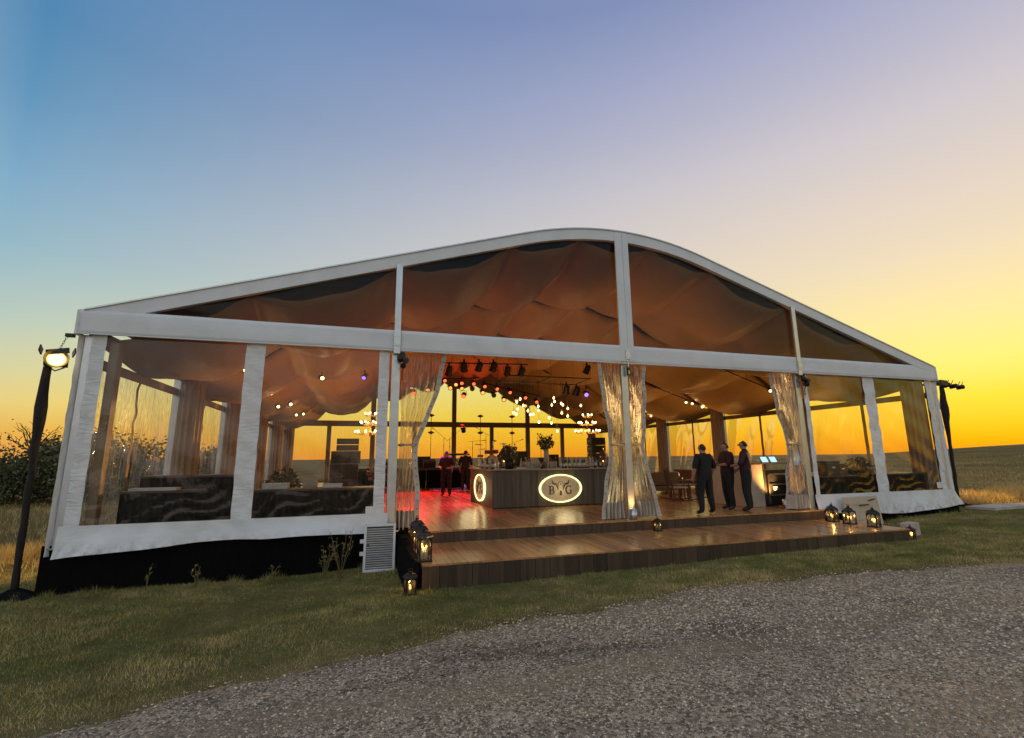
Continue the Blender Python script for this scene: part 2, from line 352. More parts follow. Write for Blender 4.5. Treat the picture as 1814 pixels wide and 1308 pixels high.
# ------------------------------------------------------------------ ground
def sstep(a, b, x):
    t = np.clip((x-a)/(b-a), 0, 1); return t*t*(3-2*t)
def gz(x, y):
    x = np.asarray(x, float); y = np.asarray(y, float)
    b = np.interp(x, [-300, -30, -8, -2, 3, 6, 17, 23, 35, 60], [-1.6, -1.3, -.95, -.74, -.70, -.62, -.48, -.27, -.1, 0])
    r = np.hypot(x-4.9, y+10.2); az = np.degrees(np.arctan2(x-4.9, y+10.2))
    hill = 4.0*sstep(50, 170, r)*np.exp(-((az-70)/17)**2)
    return b+.03*np.clip(-2.5-y, 0, 9)+hill-.4*sstep(40, 400, r)
def ground_mat():
    m, N, L, p = new_mat('ground')
    big = noise(N, L, .5, 6, .65); fine = noise(N, L, 9, 6, .7)
    lawn = ramp_(N, L, big, [(.3, (.095, .098, .032)), (.5, (.155, .132, .05)), (.7, (.26, .195, .09))])
    dry = ramp_(N, L, noise(N, L, .12, 6, .7), [(.3, (.10, .068, .022)), (.55, (.19, .13, .042)), (.75, (.30, .21, .075))])
    tc = N.new('ShaderNodeTexCoord'); sp = N.new('ShaderNodeSeparateXYZ'); L(tc.outputs['Object'], sp.inputs[0])
    def mr(src, a, b):
        q = N.new('ShaderNodeMapRange'); L(src, q.inputs[0]); q.inputs[1].default_value = a; q.inputs[2].default_value = b; return q.outputs[0]
    far = N.new('ShaderNodeMath'); far.operation = 'MAXIMUM'; L(mr(sp.outputs[0], 21.5, 25), far.inputs[0]); L(mr(sp.outputs[1], 1, 4), far.inputs[1])
    mx = N.new('ShaderNodeMix'); mx.data_type = 'RGBA'; L(far.outputs[0], mx.inputs[0]); L(lawn, mx.inputs[6]); L(dry, mx.inputs[7])
    ml = N.new('ShaderNodeMix'); ml.data_type = 'RGBA'; ml.blend_type = 'MULTIPLY'; ml.inputs[0].default_value = .8
    L(mx.outputs[2], ml.inputs[6]); L(ramp_(N, L, fine, [(.25, (.45, .45, .45)), (.75, (1.25, 1.25, 1.25))]), ml.inputs[7])
    L(ml.outputs[2], p.inputs['Base Color']); p.inputs['Roughness'].default_value = .95; p.inputs['Specular IOR Level'].default_value = .1
    L(bump_(N, L, fine, .8, .05), p.inputs['Normal'])
ground_mat()
def gravel_mat():
    m, N, L, p = new_mat('gravel')
    tc = N.new('ShaderNodeTexCoord')
    def vor(sc):
        v = N.new('ShaderNodeTexVoronoi'); v.inputs['Scale'].default_value = sc; L(tc.outputs['Object'], v.inputs['Vector']); return v
    v = vor(42); v2 = vor(95)
    sep = N.new('ShaderNodeSeparateColor'); L(v.outputs['Color'], sep.inputs[0])
    c1 = ramp_(N, L, sep.outputs[0], [(0, (.14, .105, .072)), (.5, (.44, .345, .245)), (1, (.74, .61, .46))])
    c2 = ramp_(N, L, noise(N, L, .5, 6, .7, (1, 2.2, 1)), [(.36, (.46, .44, .44)), (.47, (.92, .9, .88)), (.7, (1.22, 1.14, 1.06))])
    ml = N.new('ShaderNodeMix'); ml.data_type = 'RGBA'; ml.blend_type = 'MULTIPLY'; ml.inputs[0].default_value = 1; L(c1, ml.inputs[6]); L(c2, ml.inputs[7])
    # compacted fines where wheels have run
    sp = N.new('ShaderNodeSeparateXYZ'); L(tc.outputs['Object'], sp.inputs[0])
    wv = N.new('ShaderNodeTexWave'); wv.inputs['Scale'].default_value = .19; wv.inputs['Distortion'].default_value = 2.5; wv.inputs['Detail'].default_value = 3; wv.bands_direction = 'Y'; L(tc.outputs['Object'], wv.inputs['Vector'])
    rut = ramp_(N, L, wv.outputs['Fac'], [(.72, (0, 0, 0)), (.95, (.5, .5, .5))])
    m2 = N.new('ShaderNodeMix'); m2.data_type = 'RGBA'; L(rut, m2.inputs[0]); L(ml.outputs[2], m2.inputs[6]); m2.inputs[7].default_value = (.38, .285, .18, 1)
    L(m2.outputs[2], p.inputs['Base Color']); p.inputs['Roughness'].default_value = .85
    h = N.new('ShaderNodeMath'); h.operation = 'ADD'; L(v.outputs['Distance'], h.inputs[0]); h2 = N.new('ShaderNodeMath'); h2.operation = 'MULTIPLY'; L(v2.outputs['Distance'], h2.inputs[0]); h2.inputs[1].default_value = .5; L(h2.outputs[0], h.inputs[1])
    inv = N.new('ShaderNodeMath'); inv.operation = 'SUBTRACT'; inv.inputs[0].default_value = 1; L(h.outputs[0], inv.inputs[1])
    ad = N.new('ShaderNodeMath'); ad.operation = 'ADD'; L(inv.outputs[0], ad.inputs[0]); L(noise(N, L, 2.5, 6, .7), ad.inputs[1])
    L(bump_(N, L, ad.outputs[0], 1.0, .035), p.inputs['Normal'])
gravel_mat()
def axis(lo, hi, step, far, k=1.22):
    a = list(np.arange(lo, hi+1e-6, step)); d = step; x = hi
    while x < far: d *= k; x += d; a.append(x)
    d = step; x = lo; pre = []
    while x > -far: d *= k; x -= d; pre.append(x)
    return np.array(pre[::-1]+a)
def sheet_from(xs, ys, zf, name, mat, smooth=True):
    X, Y = np.meshgrid(xs, ys, indexing='ij'); V = np.stack([X, Y, zf(X, Y)], -1).reshape(-1, 3)
    nx, ny = len(xs), len(ys); i, j = np.meshgrid(np.arange(nx-1), np.arange(ny-1), indexing='ij'); a = (i*ny+j).ravel()
    return fast_mesh(name, V, np.stack([a, a+ny, a+ny+1, a+1], 1), mat, smooth)
def wobble(x, y): return .02*np.sin(x*1.3+np.sin(y*.9)*2)*np.sin(y*1.1+1.7*np.sin(x*.4))
def gnd(x, y): return gz(x, y)+wobble(np.asarray(x, float), np.asarray(y, float))
tag(sheet_from(axis(-15, 36, .5, 4000), axis(-16, 46, .5, 4000), gnd, 'ground', 'ground'), 'dry grassy lawn and open prairie reaching a flat horizon', kind='structure')
EX = [-60, -8, 1, 2.34, 2.84, 3.38, 4.26, 5.34, 6.71, 8.45, 10.51, 12.67, 14.79, 15.87, 20, 60]
EY = [-16, -8.0, -5.45, -5.1, -5.01, -4.87, -4.69, -4.38, -4.11, -3.82, -3.69, -3.83, -4.21, -4.53, -5.8, -20]
def edge_y(x):
    x = np.asarray(x, float)
    return np.interp(x, EX, EY)+.07*np.sin(x*2.1)+.05*np.sin(x*5.3+1)+.03*np.sin(x*11.7)
def make_drive():
    xs = np.arange(-8, 32, .2); ts = np.linspace(0, 1, 40)**1.3
    X, T = np.meshgrid(xs, ts, indexing='ij'); e = edge_y(X); Y = e+(-19-e)*T
    Z = gnd(X, Y)+.016-.03*np.exp(-((Y-e)/.12)**2)
    V = np.stack([X, Y, Z], -1).reshape(-1, 3); nx, ny = X.shape
    i, j = np.meshgrid(np.arange(nx-1), np.arange(ny-1), indexing='ij'); a = (i*ny+j).ravel()
    tag(fast_mesh('gravel_drive', V, np.stack([a+1, a+ny+1, a+ny, a], 1), 'gravel', True), 'grey crushed gravel drive curving past the tent', kind='structure')
make_drive()
plain('stone_a', (.58, .46, .33), .85, 0, .3, 40); plain('stone_b', (.24, .175, .11), .85, 0, .3, 40); plain('stone_c', (.76, .63, .47), .85, 0, .25, 40)
def make_stones(n=150000):
    # crushed stones lying loose on the drive, denser close to where one walks up
    d = 2.0+RNG.random(n)**.8*9.5; a = R_(17.3)+(RNG.random(n)-.5)*R_(104)
    x = 4.9+d*np.sin(a); y = -10.2+d*np.cos(a)
    k = (y < edge_y(x)+.05-np.abs(RNG.normal(0, .30, n))) & (y > -18); x, y, d = x[k], y[k], d[k]; n = len(x)
    s = (.004+.011*RNG.random(n)**3)*(1+.35*(d > 6))
    base = np.array([(1, 0, 0), (-1, 0, 0), (0, 1, 0), (0, -1, 0), (0, 0, 1), (0, 0, -.6)], float)
    F = np.array([(0, 2, 4), (2, 1, 4), (1, 3, 4), (3, 0, 4), (2, 0, 5), (1, 2, 5), (3, 1, 5), (0, 3, 5)])
    off = base[None]*(.65+.7*RNG.random((n, 6, 1)))*np.array([1.3, 1, .7])
    th = RNG.random(n)*2*PI; c, q = np.cos(th)[:, None], np.sin(th)[:, None]
    ox = off[..., 0]*c-off[..., 1]*q; oy = off[..., 0]*q+off[..., 1]*c
    V = np.stack([x[:, None]+ox*s[:, None], y[:, None]+oy*s[:, None], (gnd(x, y)+.012+s*.2)[:, None]+off[..., 2]*s[:, None]], -1).reshape(-1, 3)
    FF = (F[None]+(np.arange(n)*6)[:, None, None]).reshape(-1, 3)
    mi = np.repeat(RNG.choice(3, n, p=[.56, .32, .12]), 8)
    tag(fast_mesh('loose_gravel', V, FF, ['stone_a', 'stone_b', 'stone_c'], False, mi), 'loose crushed stones scattered over the gravel drive', 'gravel', kind='stuff')
make_stones()
plain('blade_green', (.16, .205, .045), .8, 0, .4, 2, spec=.15); plain('blade_olive', (0.31, 0.265, 0.085), .8, 0, .4, 2, spec=.15)
plain('blade_straw', (0.56, 0.43, 0.2), .8, 0, .35, 2, spec=.15); plain('blade_gold', (0.58, 0.4, 0.14), .8, 0, .3, 2, spec=.15)
def blades(name, x, y, h, w, mats, probs, lean=.5, label=None, cat='grass', zoff=-.01):
    n = len(x); th = RNG.random(n)*2*PI; ln = lean*RNG.random(n)*h; ph = RNG.random(n)*2*PI
    z = gnd(x, y)+zoff
    dx, dy = np.cos(th)*w/2, np.sin(th)*w/2; lx, ly = np.cos(ph)*ln, np.sin(ph)*ln
    V = np.stack([np.stack([x-dx, y-dy, z], -1), np.stack([x+dx, y+dy, z], -1), np.stack([x+lx, y+ly, z+h], -1)], 1).reshape(-1, 3)
    mi = probs(x, y) if callable(probs) else RNG.choice(len(mats), n, p=probs)
    return tag(fast_mesh(name, V, np.arange(n*3).reshape(n, 3), mats, False, mi), label, cat, kind='stuff')
def in_deck(x, y): return ((x > -.3) & (x < 22.2) & (y > .15)) | ((x > 5.85) & (x < 17.0) & (y > -2.08))
def patch(x, y):
    return .5+.5*np.sin(x*.9+2*np.sin(y*.7))*np.sin(y*1.3+1.5*np.sin(x*.5+1))
def make_lawn():
    n = 1150000
    x = -7+RNG.random(n)*32; e = edge_y(x); y = e-.3+RNG.random(n)**1.15*(3.2-e)
    gap = np.abs(RNG.normal(0, .12, n))
    k = (~in_deck(x, y)) & (y > e-.30+gap*2.2) & ((y < .2) | (x < -.1) | (x > 22.1))
    x, y, e = x[k], y[k], e[k]; n = len(x)
    P = patch(x, y); P2 = .5+.5*np.sin(x*3.1+2*np.sin(y*2.7+x))*np.sin(y*4.3+np.sin(x*2.3)); near = np.exp(-((y-e+.02)/.22)**2)
    bald = np.exp(-((np.abs(y-e-.5-.4*np.sin(x*.8)))/.35)**2)*(P2 > .55)
    keep = RNG.random(n) > .55*bald; x, y, P, P2, near, bald = (q[keep] for q in (x, y, P, P2, near, bald)); n = len(x)
    def pick(xx, yy):
        r = RNG.random(len(xx)); straw = np.clip(.10+.25*(P > .62)+.16*(P2 > .7)+.75*near+.3*bald, 0, .95); return np.where(r < straw, 2, np.where(r < straw+.22+.25*P2, 1, 0))
    h = (.016+.040*RNG.random(n)**1.5)*(.6+.8*P)*(.75+.5*P2)*(1-.5*near)
    # taller tufts left uncut along the skirting and the step
    m = 9000; tx = np.r_[-.3+6.2*RNG.random(m//2), 6+11*RNG.random(m//4), 17+6*RNG.random(m-m//2-m//4)]
    ty = np.where((tx > 5.85) & (tx < 17), -2.09, -.02)-np.abs(RNG.normal(0, .09, m)); cl = .5+.5*np.sin(tx*7+3*np.sin(tx*2.3)); kk = RNG.random(m) < cl; tx, ty, cl = tx[kk], ty[kk], cl[kk]
    x = np.r_[x, tx]; y = np.r_[y, ty]; h = np.r_[h, (.05+.12*RNG.random(len(tx)))*cl*np.where((tx > 5.85) & (tx < 17), .6, 1)]; z0 = np.zeros(len(tx)); P = np.r_[P, z0+.5]; P2 = np.r_[P2, z0+.5]; near = np.r_[near, z0+.15]; bald = np.r_[bald, z0]; n = len(x)
    blades('lawn_grass', x, y, h, .0045+.0055*RNG.random(n), ['blade_green', 'blade_olive', 'blade_straw'], pick, 1.1, 'short patchy lawn grass between the drive and the tent')
make_lawn()
def make_meadow():
    n = 70000
    x = 22.6+RNG.random(n)**1.4*70; y = .6+RNG.random(n)**1.5*75
    k = (x > 24.2) | (y > 2.0); x, y = x[k], y[k]
    m = 30000; x2 = -.6-RNG.random(m)**1.3*26; y2 = 1.5+RNG.random(m)*36
    x = np.r_[x, x2]; y = np.r_[y, y2]; n = len(x); P = patch(x*.4, y*.4)
    h = (.08+.17*RNG.random(n))*(.5+.8*P)
    blades('meadow_grass', x, y, h, .012+.02*RNG.random(n), ['blade_olive', 'blade_straw', 'blade_gold'], [.48, .42, .10], .7, 'rough dry prairie grass around and beyond the tent')
    # pale bunches
    cx, cy, hh = [], [], []
    for (bx, by, q, r, H) in [(24.6, 1.15, 900, .55, .45), (25.6, 1.5, 900, .6, .5), (27.0, 1.6, 500, .5, .3), (28.6, 1.9, 900, .8, .5), (29.8, 2.3, 900, .9, .55),
                              (-2.3, 4.0, 700, .5, .5), (-3.0, 4.6, 500, .5, .4), (-1.6, 5.2, 500, .6, .4), (-2.8, 9.5, 700, 1.2, .4), (-1.4, 3.1, 200, .3, .3)]:
        a = RNG.random(q)*2*PI; rr = r*np.sqrt(RNG.random(q)); cx.append(bx+rr*np.cos(a)); cy.append(by+rr*np.sin(a)); hh.append(H*(.4+.6*RNG.random(q)))
    cx, cy, hh = map(np.concatenate, (cx, cy, hh))
    blades('bunch_grass', cx, cy, hh, .010+.010*RNG.random(len(cx)), ['blade_straw', 'blade_gold'], [.35, .65], .8, 'pale golden bunches of dry grass beside the light poles')
make_meadow()
def make_path():
    mb = MB()
    for i in range(12):
        x0 = 23.0+i*2.0; mb.grid(lambda u, v: (x0+u*1.98, -.42+v*.75-.085*(x0+u*1.98-23), float(gnd(x0+u*1.98, -.42+v*.75-.085*(x0+u*1.98-23)))+.05), 4, 2)
    o = mb.build('path', 'concrete', solid=.08); tag(o, 'narrow pale concrete path running off beside the tent', kind='structure')
make_path()

# ------------------------------------------------------------------ floor platform and steps
W, B = 22.0, 4.657
LEN = 5*B
def platform():
    t = thing('platform', 'raised timber event floor under the tent with black skirting', 'platform', (0, 0, 0))
    MB().box(-.05, W+.1, .06, LEN+.3, -.45, -.036).build('base', 'dark_oak', t)
    x = -.05; wd = .2515; proto = {}
    while x < W+.1:
        long_ = 5.85 < x < 16.8
        if long_ not in proto: o = proto[long_] = MB().box(0, wd-.006, -.16 if long_ else .05, LEN+.3, -.035, 0).build('plank', 'floor_wood', t, loc=(x, 0, 0))
        else: o = proto[long_].copy(); COL.objects.link(o); o.location = (x, 0, 0)
        x += wd
    # black skirting below the floor, hanging to the grass
    for (x0, x1, nm) in [(-.1, 5.86, 'skirting'), (17.0, W+.2, 'skirting')]:
        MB().grid(lambda u, v: (x0+(x1-x0)*u, .02+.025*math.sin(u*70)*(1-v)*.6+.01*math.sin(u*23), float(gnd(x0+(x1-x0)*u, 0))-.05+(.07-float(gnd(x0+(x1-x0)*u, 0))+.05)*v), 90, 5).build(nm, 'black_skirt', t, True)
    MB().grid(lambda u, v: (-.1, .02+LEN*u, float(gnd(-.1, LEN*u))-.05+(-.05-float(gnd(-.1, LEN*u))+.05)*v), 40, 2).build('skirting', 'black_skirt', t)
    # upper riser, a board at a time
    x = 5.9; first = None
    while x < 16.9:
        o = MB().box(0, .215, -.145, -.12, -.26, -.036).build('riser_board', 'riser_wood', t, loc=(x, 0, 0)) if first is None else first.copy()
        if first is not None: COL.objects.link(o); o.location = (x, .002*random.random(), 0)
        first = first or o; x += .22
    return t
platform()
def lower_deck():
    t = thing('entrance_step', 'low wide timber entrance step in front of the open bays', 'step', (5.9, -2.08, -.24))
    MB().box(.02, 10.98, .03, 1.93, -.36, -.03).build('base', 'dark_oak', t)
    x = 0; first = None; wd = .2495
    while x < 10.9:
        o = MB().box(0, wd-.005, 0, 1.93, -.03, 0).build('plank', 'floor_wood', t, loc=(x, 0, 0)) if first is None else first.copy()
        if first is not None: COL.objects.link(o); o.location = (x, 0, 0)
        first = first or o; x += wd
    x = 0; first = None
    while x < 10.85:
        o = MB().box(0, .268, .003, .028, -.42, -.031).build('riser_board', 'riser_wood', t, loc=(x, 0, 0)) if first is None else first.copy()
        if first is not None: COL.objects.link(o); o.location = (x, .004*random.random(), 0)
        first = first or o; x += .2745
    first = None
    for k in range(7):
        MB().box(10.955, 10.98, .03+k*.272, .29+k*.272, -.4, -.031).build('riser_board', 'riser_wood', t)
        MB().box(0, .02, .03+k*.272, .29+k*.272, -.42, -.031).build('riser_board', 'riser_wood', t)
lower_deck()

# ------------------------------------------------------------------ the tent
def roof(x):
    x = min(x, W-x) if x > 11 else x
    if x < 8.4: return 4.1+.3145*x
    q = x-8.4; return 4.1+.3145*8.4+.3145*q-.3145*q*q/5.2
EAVE = 3.69
tent = thing('event_tent', 'white frame tent with curved ridge and clear walls over a lit party floor', 'tent', (0, 0, 0))
def wall_wrinkle(x, z, a=.012): return a*(math.sin(z*9+2*math.sin(x*7))+.6*math.sin(z*17+x*13)+.5*math.sin(x*21+z*4))
def tent_build():
    xs = [W*i/60 for i in range(61)]
    # roof skin
    MB().grid(lambda u, v: (-.1+(W+.2)*u, -.02+(LEN+.06)*v, roof(max(0, min(W, -.1+(W+.2)*u)))+.012), 60, 10).build('roof', 'roof_canvas', tent, True, solid=.02)
    MB().grid(lambda u, v: (.05+(W-.1)*u, .16+(LEN-.3)*v, roof(.05+(W-.1)*u)-.06), 60, 10).build('roof_shade_sheet', 'inner_frame', tent, True)  # dark sheet added for the shade under the white roof canvas
    for s in (0, 1):   # slanting white edge of the front gable, one for each half
        mb = MB(); seg = xs[:31] if s == 0 else xs[30:]
        for a, b in zip(seg, seg[1:]):
            za, zb = roof(a), roof(b); mb.prism([(a, za+.02), (b, zb+.02), (b, max(zb-.25, 4.0)), (a, max(za-.25, 4.0))], -.075, .05)
        mb.build('gable_edge', 'smooth_canvas', tent)
        mb = MB()
        for a, b in zip(seg, seg[1:]): mb.prism([(a, roof(a)+.05), (b, roof(b)+.05), (b, roof(b)+.021), (a, roof(a)+.021)], -.10, .02)
        mb.build('edge_rail', 'aluminium', tent)
    # horizontal gable beam with corner folds
    MB().grid(lambda u, v: (-.07+(W+.14)*u, -.055+.02*(v-.5)**2+.004*math.sin(u*60)+.006*math.sin(u*23+v*5), EAVE+.005+.44*v), 160, 6, flip=False).build('gable_beam', 'smooth_canvas', tent, True, solid=.05)
    MB().tube([(-.08+(W+.16)*i/40, -.085, EAVE) for i in range(41)], .014, 6).build('beam_piping', 'canvas', tent, True)
    for x in (-.07, W+.07):
        MB().box(x-.025, x+.025, -.085, .12, EAVE-.02, 4.13).build('corner_fold', 'canvas', tent, bevel=.01)
    # gable uprights
    MB().prism([(10.85, EAVE+.05), (11.03, EAVE+.05), (11.03, 7.13), (10.85, 7.11)], -.11, -.07).build('gable_upright', 'smooth_canvas', tent)
    MB().prism([(11.06, EAVE+.05), (11.22, EAVE+.05), (11.22, 7.11), (11.06, 7.13)], -.11, -.07).build('gable_upright', 'smooth_canvas', tent)
    MB().box(11.03, 11.06, -.10, -.06, EAVE-.1, 7.13).build('keder_channel', 'aluminium', tent)
    for x in (5.5, 16.5):
        MB().box(x-.065, x+.065, -.105, -.06, EAVE-.06, roof(x)-.2).build('gable_upright', 'aluminium', tent)
    for x in (5.5, 11.045, 16.5):
        pl = MB().box(x-.07, x+.07, -.125, -.112, EAVE+.10, EAVE+.34).build('joint_plate', 'aluminium', tent)
        for dz in (.14, .30):
            for dx in (-.04, .04): MB().lathe([(.012, 0), (.012, .012)], 8, (0, 0, 0)).build('bolt', 'steel', pl, loc=(x+dx, -.126, EAVE+dz)).rotation_euler = (R_(90), 0, 0)
    # clear gable panels
    for a, b in ((.9, 5.45), (5.55, 10.86), (11.21, 16.45), (16.55, 21.1)):
        MB().grid(lambda u, v: (a+(b-a)*u, .02+.015*math.sin(u*9+v*4), 4.1+(roof(a+(b-a)*u)-.2-4.1)*v), 24, 6).build('gable_panel', 'vinyl_gable', tent, True)
    # aluminium legs at the front
    for x in (.12, 5.5, 11.0, 16.5, W-.12):
        MB().box(x-.09, x+.09, .02, .16, 0, EAVE).build('leg', 'aluminium', tent, bevel=.012)
        MB().box(x-.16, x+.16, -.02, .22, .001, .03).build('base_plate', 'steel', tent)
    # front wall sections: left between 0 and 5.42, right between 16.58 and 22
    def low(x):
        if x < 6: return np.interp(x, [-.2, .3, 1.5, 2.8, 5.5], [-.16, -.12, -.03, .03, .02])
        return np.interp(x, [16.5, 18, 19.2, 21, 22.2], [-.08, -.16, -.22, -.16, -.06])
    for (x0, x1) in ((.10, 5.44), (16.58, W+.05)):
        MB().grid(lambda u, v: (x0+(x1-x0)*u+(0.28*max(0, (u-.86)/.14)**2*(1-v) if x0 > 10 else 0),
                                -.02-.10*(1-v)**2*(1+.6*math.sin(u*11))+.010*math.sin(u*40)*(1-v)+wall_wrinkle(x0+(x1-x0)*u, v*.4, .006),
                                float(low(x0+(x1-x0)*u))*(1-v)+.375*v+.012*math.sin(u*19)*(1-v)), 90, 10).build('canvas_hem', 'hem_canvas', tent, True)
    def strip(x0, x1, z0=.37, z1=EAVE, y=-.015, a=.007):
        MB().grid(lambda u, v: (x0+(x1-x0)*u+.003*math.sin(v*40), y+wall_wrinkle(x0+(x1-x0)*u, z0+(z1-z0)*v, a)-.03*math.sin(PI*v)*(.5 if u < .5 else .2), z0+(z1-z0)*v), 8, 90).build('canvas_strip', 'crumpled_canvas', tent, True)
    strip(.16, .38); strip(2.645, 2.985, .2, a=.010); strip(5.15, 5.36); strip(16.62, 16.78); strip(18.92, 19.36, .2, a=.010); strip(21.56, 21.78, a=.009)
    for x, sx in ((.06, -1), (W-.06, 1)):   # corner canvas turning round the leg
        MB().grid(lambda u, v: (x+sx*(.13*math.sin(PI*.5*u))-.04*sx, .18-.22*math.cos(PI*.5*(u-1))+.004*math.sin(v*60)+wall_wrinkle(u, v*4, .008), -.1+(EAVE+.1)*v), 8, 80).build('corner_canvas', 'canvas', tent, True)
    # clear windows in the front walls
    def clear(x0, x1, z0=.37, z1=EAVE-.01):
        def f(u, v):
            x = x0+(x1-x0)*u; z = z0+(z1-z0)*v; q = max(0, 1-v/.22)
            return (x, .012+.011*q*math.sin((x*2.2-z*7)*3.6+2.2*math.sin(x*3.1+z*5)+1.3*math.sin(x*7.7))*(.35+.65*math.sin(x*1.9+1)**2)+.010*math.sin(x*2.3+z*1.1)+.004*math.sin(z*9+x*5)*(1-q), z)
        return MB().grid(f, 60, 60).build('clear_window', 'vinyl_front', tent, True)
    for a, b in ((.36, 2.67), (2.96, 5.17), (16.76, 18.94), (19.34, 21.58)): clear(a, b)
    for x, z in ((5.01, .34), (21.36, .42)):
        o = MB().box(x, x+.22, -.012, -.007, z, z+.17).build('safety_label', 'paper', tent)
    MB().box(.38, .54, .10, .30, .01, 3.6).build('corner_drape', 'column_cloth', tent, bevel=.03)
    # rafters
    for k in range(0, 6):
        mb = MB(); y = k*B
        for a, b in zip(xs, xs[1:]): mb.prism([(a, roof(a)-.02), (b, roof(b)-.02), (b, roof(b)-.22), (a, roof(a)-.22)], y+.06 if k == 0 else y-.06, y+.14 if k == 0 else y+.06)
        mb.build('rafter', 'inner_frame', tent)
    # side walls
    for sx in (0, 1):
        X = .06 if sx == 0 else W-.06; q = 1 if sx == 0 else -1
        MB().box(X-.06, X+.06, .2, LEN, EAVE, EAVE+.16).build('eave_beam', 'inner_frame', tent)
        for k in range(1, 6):
            MB().box(X-.09, X+.09, k*B-.1, k*B+.1, 0, EAVE).build('leg', 'aluminium', tent, bevel=.012)
        for k in range(0, 6):   # cloth columns round the legs
            if k == 0 and sx == 0: continue
            if k == 5: cy = LEN-.3
            else: cy = k*B+(.42 if k == 0 else 0)
            cx = X+q*.34
            MB().grid(lambda u, v: (cx+(.25+.022*math.sin(u*2*PI*13+v*1.2)+.012*math.sin(u*2*PI*5))*math.cos(2*PI*u)*(1.15-.3*math.exp(-((v-.75)/.1)**2)*0),
                                    cy+(.27+.022*math.sin(u*2*PI*13+v*1.2))*math.sin(2*PI*u), .01+3.75*v), 90, 10).build('column_drape', 'column_cloth', tent, True)
        for k in range(5):
            y0, y1 = k*B+.1, (k+1)*B-.1; ym = (y0+y1)/2
            MB().box(X-.03, X+.03, y0, y1, 3.16, 3.34).build('window_rail', 'inner_frame', tent)
            MB().box(X-.03, X+.03, y0, y1, .001, .08).build('base_rail', 'inner_frame', tent)
            for a, b in ((y0, ym-.06), (ym+.06, y1)):
                MB().grid(lambda u, v: (X+.018*math.sin(u*13+v*3)*math.sin(PI*v)+.012*math.sin(v*7+u*9), a+(b-a)*u, .08+3.08*v), 24, 40).build('side_window', 'vinyl_side' if sx == 0 else 'vinyl_back', tent, True)
                MB().grid(lambda u, v: (X, a+(b-a)*u, 3.34+.35*v), 2, 1).build('upper_window', 'vinyl_back', tent, True)
            MB().grid(lambda u, v: (X-q*.005+(.012*math.sin(v*26+k)+.008*math.sin(v*51))*(1 if sx == 0 else .25), ym-.06+.12*u+.010*math.sin(v*33)*(1 if sx == 0 else .2), .08+3.08*v), 3, 70).build('seam_strip', 'inner_frame', tent, True)
    # back gable
    Y = LEN
    MB().box(0, W, Y-.07, Y+.07, 3.58, 3.94).build('back_beam', 'inner_frame', tent)
    MB().box(0, W, Y-.05, Y+.05, .001, .09).build('base_rail', 'inner_frame', tent)
    for i in range(1, 8):
        x = 2.75*i; top = roof(x)-.1 if i % 2 == 0 else 3.58
        hw = .15 if i % 2 == 0 else .13
        MB().box(x-hw, x+hw, Y-.10, Y+.06, .09, top).build('back_upright', 'inner_frame', tent)
    for i in range(8):
        a, b = 2.75*i+.13, 2.75*(i+1)-.13
        MB().grid(lambda u, v: (a+(b-a)*u, Y+.01*math.sin(u*8+v*5), .09+3.49*v), 8, 8).build('back_window', 'vinyl_back', tent, True)
    for i in range(4):
        a, b = 5.5*i+.15, 5.5*(i+1)-.15
        MB().grid(lambda u, v: (a+(b-a)*u, Y, 3.94+max(.02, roof(a+(b-a)*u)-.1-3.94)*v), 16, 4).build('back_gable_panel', 'vinyl_back', tent, True)
    # cloth ceiling, one swag of cloth to each bay
    AT = [0, 2.6, 5.5, 8.1, 9.95, 12.05, 13.9, 16.5, 19.4, 22.0]
    def liner(k):
        def f(u, v):
            x = .12+(W-.24)*u; y = k*B+.10+(B-.2)*v
            i = max(j for j in range(len(AT)-1) if AT[j] <= x+1e-6); s = (x-AT[i])/(AT[i+1]-AT[i]); w = AT[i+1]-AT[i]
            sc_ = (4*s*(1-s)); edge = abs(2*v-1)
            rag = .12*math.sin(i*2.3+k*1.7)
            z = roof(x)-.20-(.20+.10*rag)*w*.55*sc_*(.55+.45*edge)-(.78+.4*rag)*math.sin(PI*v)**.85*(.45+.55*sc_)
            z += .03*math.sin(x*5+y*1.3+k)*sc_+.022*math.sin((x-AT[i])*17+3*math.sin(y*.7))*(1-sc_)*edge+.018*math.sin(x*9-y*3+2*math.sin(y*1.1))*(1-edge)+.05*math.sin(x*2.7+y*1.9+k*2)*(1-edge)
            if k == 0: z -= .03*sc_*(1-v)
            lo = 3.42+.12*math.cos(2*PI*v)
            wall = min(x, W-x)
            q = float(sstep(0, 2.4, wall)); z2 = lo+.12*wall
            return (x, y, max(z*q+min(z, z2)*(1-q), 3.3))
        MB().grid(f, 264, 22, flip=True).build('ceiling_drape', 'liner', tent, True, solid=.006)
    for k in range(5): liner(k)
    # stay arm and chain at the front corners
    for x, s in ((-.12, -1), (W+.12, 1)):
        MB().box(min(x, x+s*.12), max(x, x+s*.12), -.03, .05, EAVE-.06, EAVE+.0).build('corner_bracket', 'black_metal', tent)
tent_build()
def stay_chain():
    mb = MB(); a = Vector((-.22, .0, EAVE-.06)); b = Vector((-.42, .15, 3.28))
    for i in range(9):
        c = a.lerp(b, (i+.5)/9); d = (b-a).normalized(); s = Vector((0, 1, 0)) if i % 2 else d.cross(Vector((0, 1, 0))).normalized()
        mb.tube([c+d*.028*math.cos(q*PI/4)+s*.014*math.sin(q*PI/4) for q in range(9)], .004, 5, False)
    tag(mb.build('stay_chain', 'black_metal'), 'short black chain hanging from the tent corner above the lit floodlight', 'chain')
stay_chain()

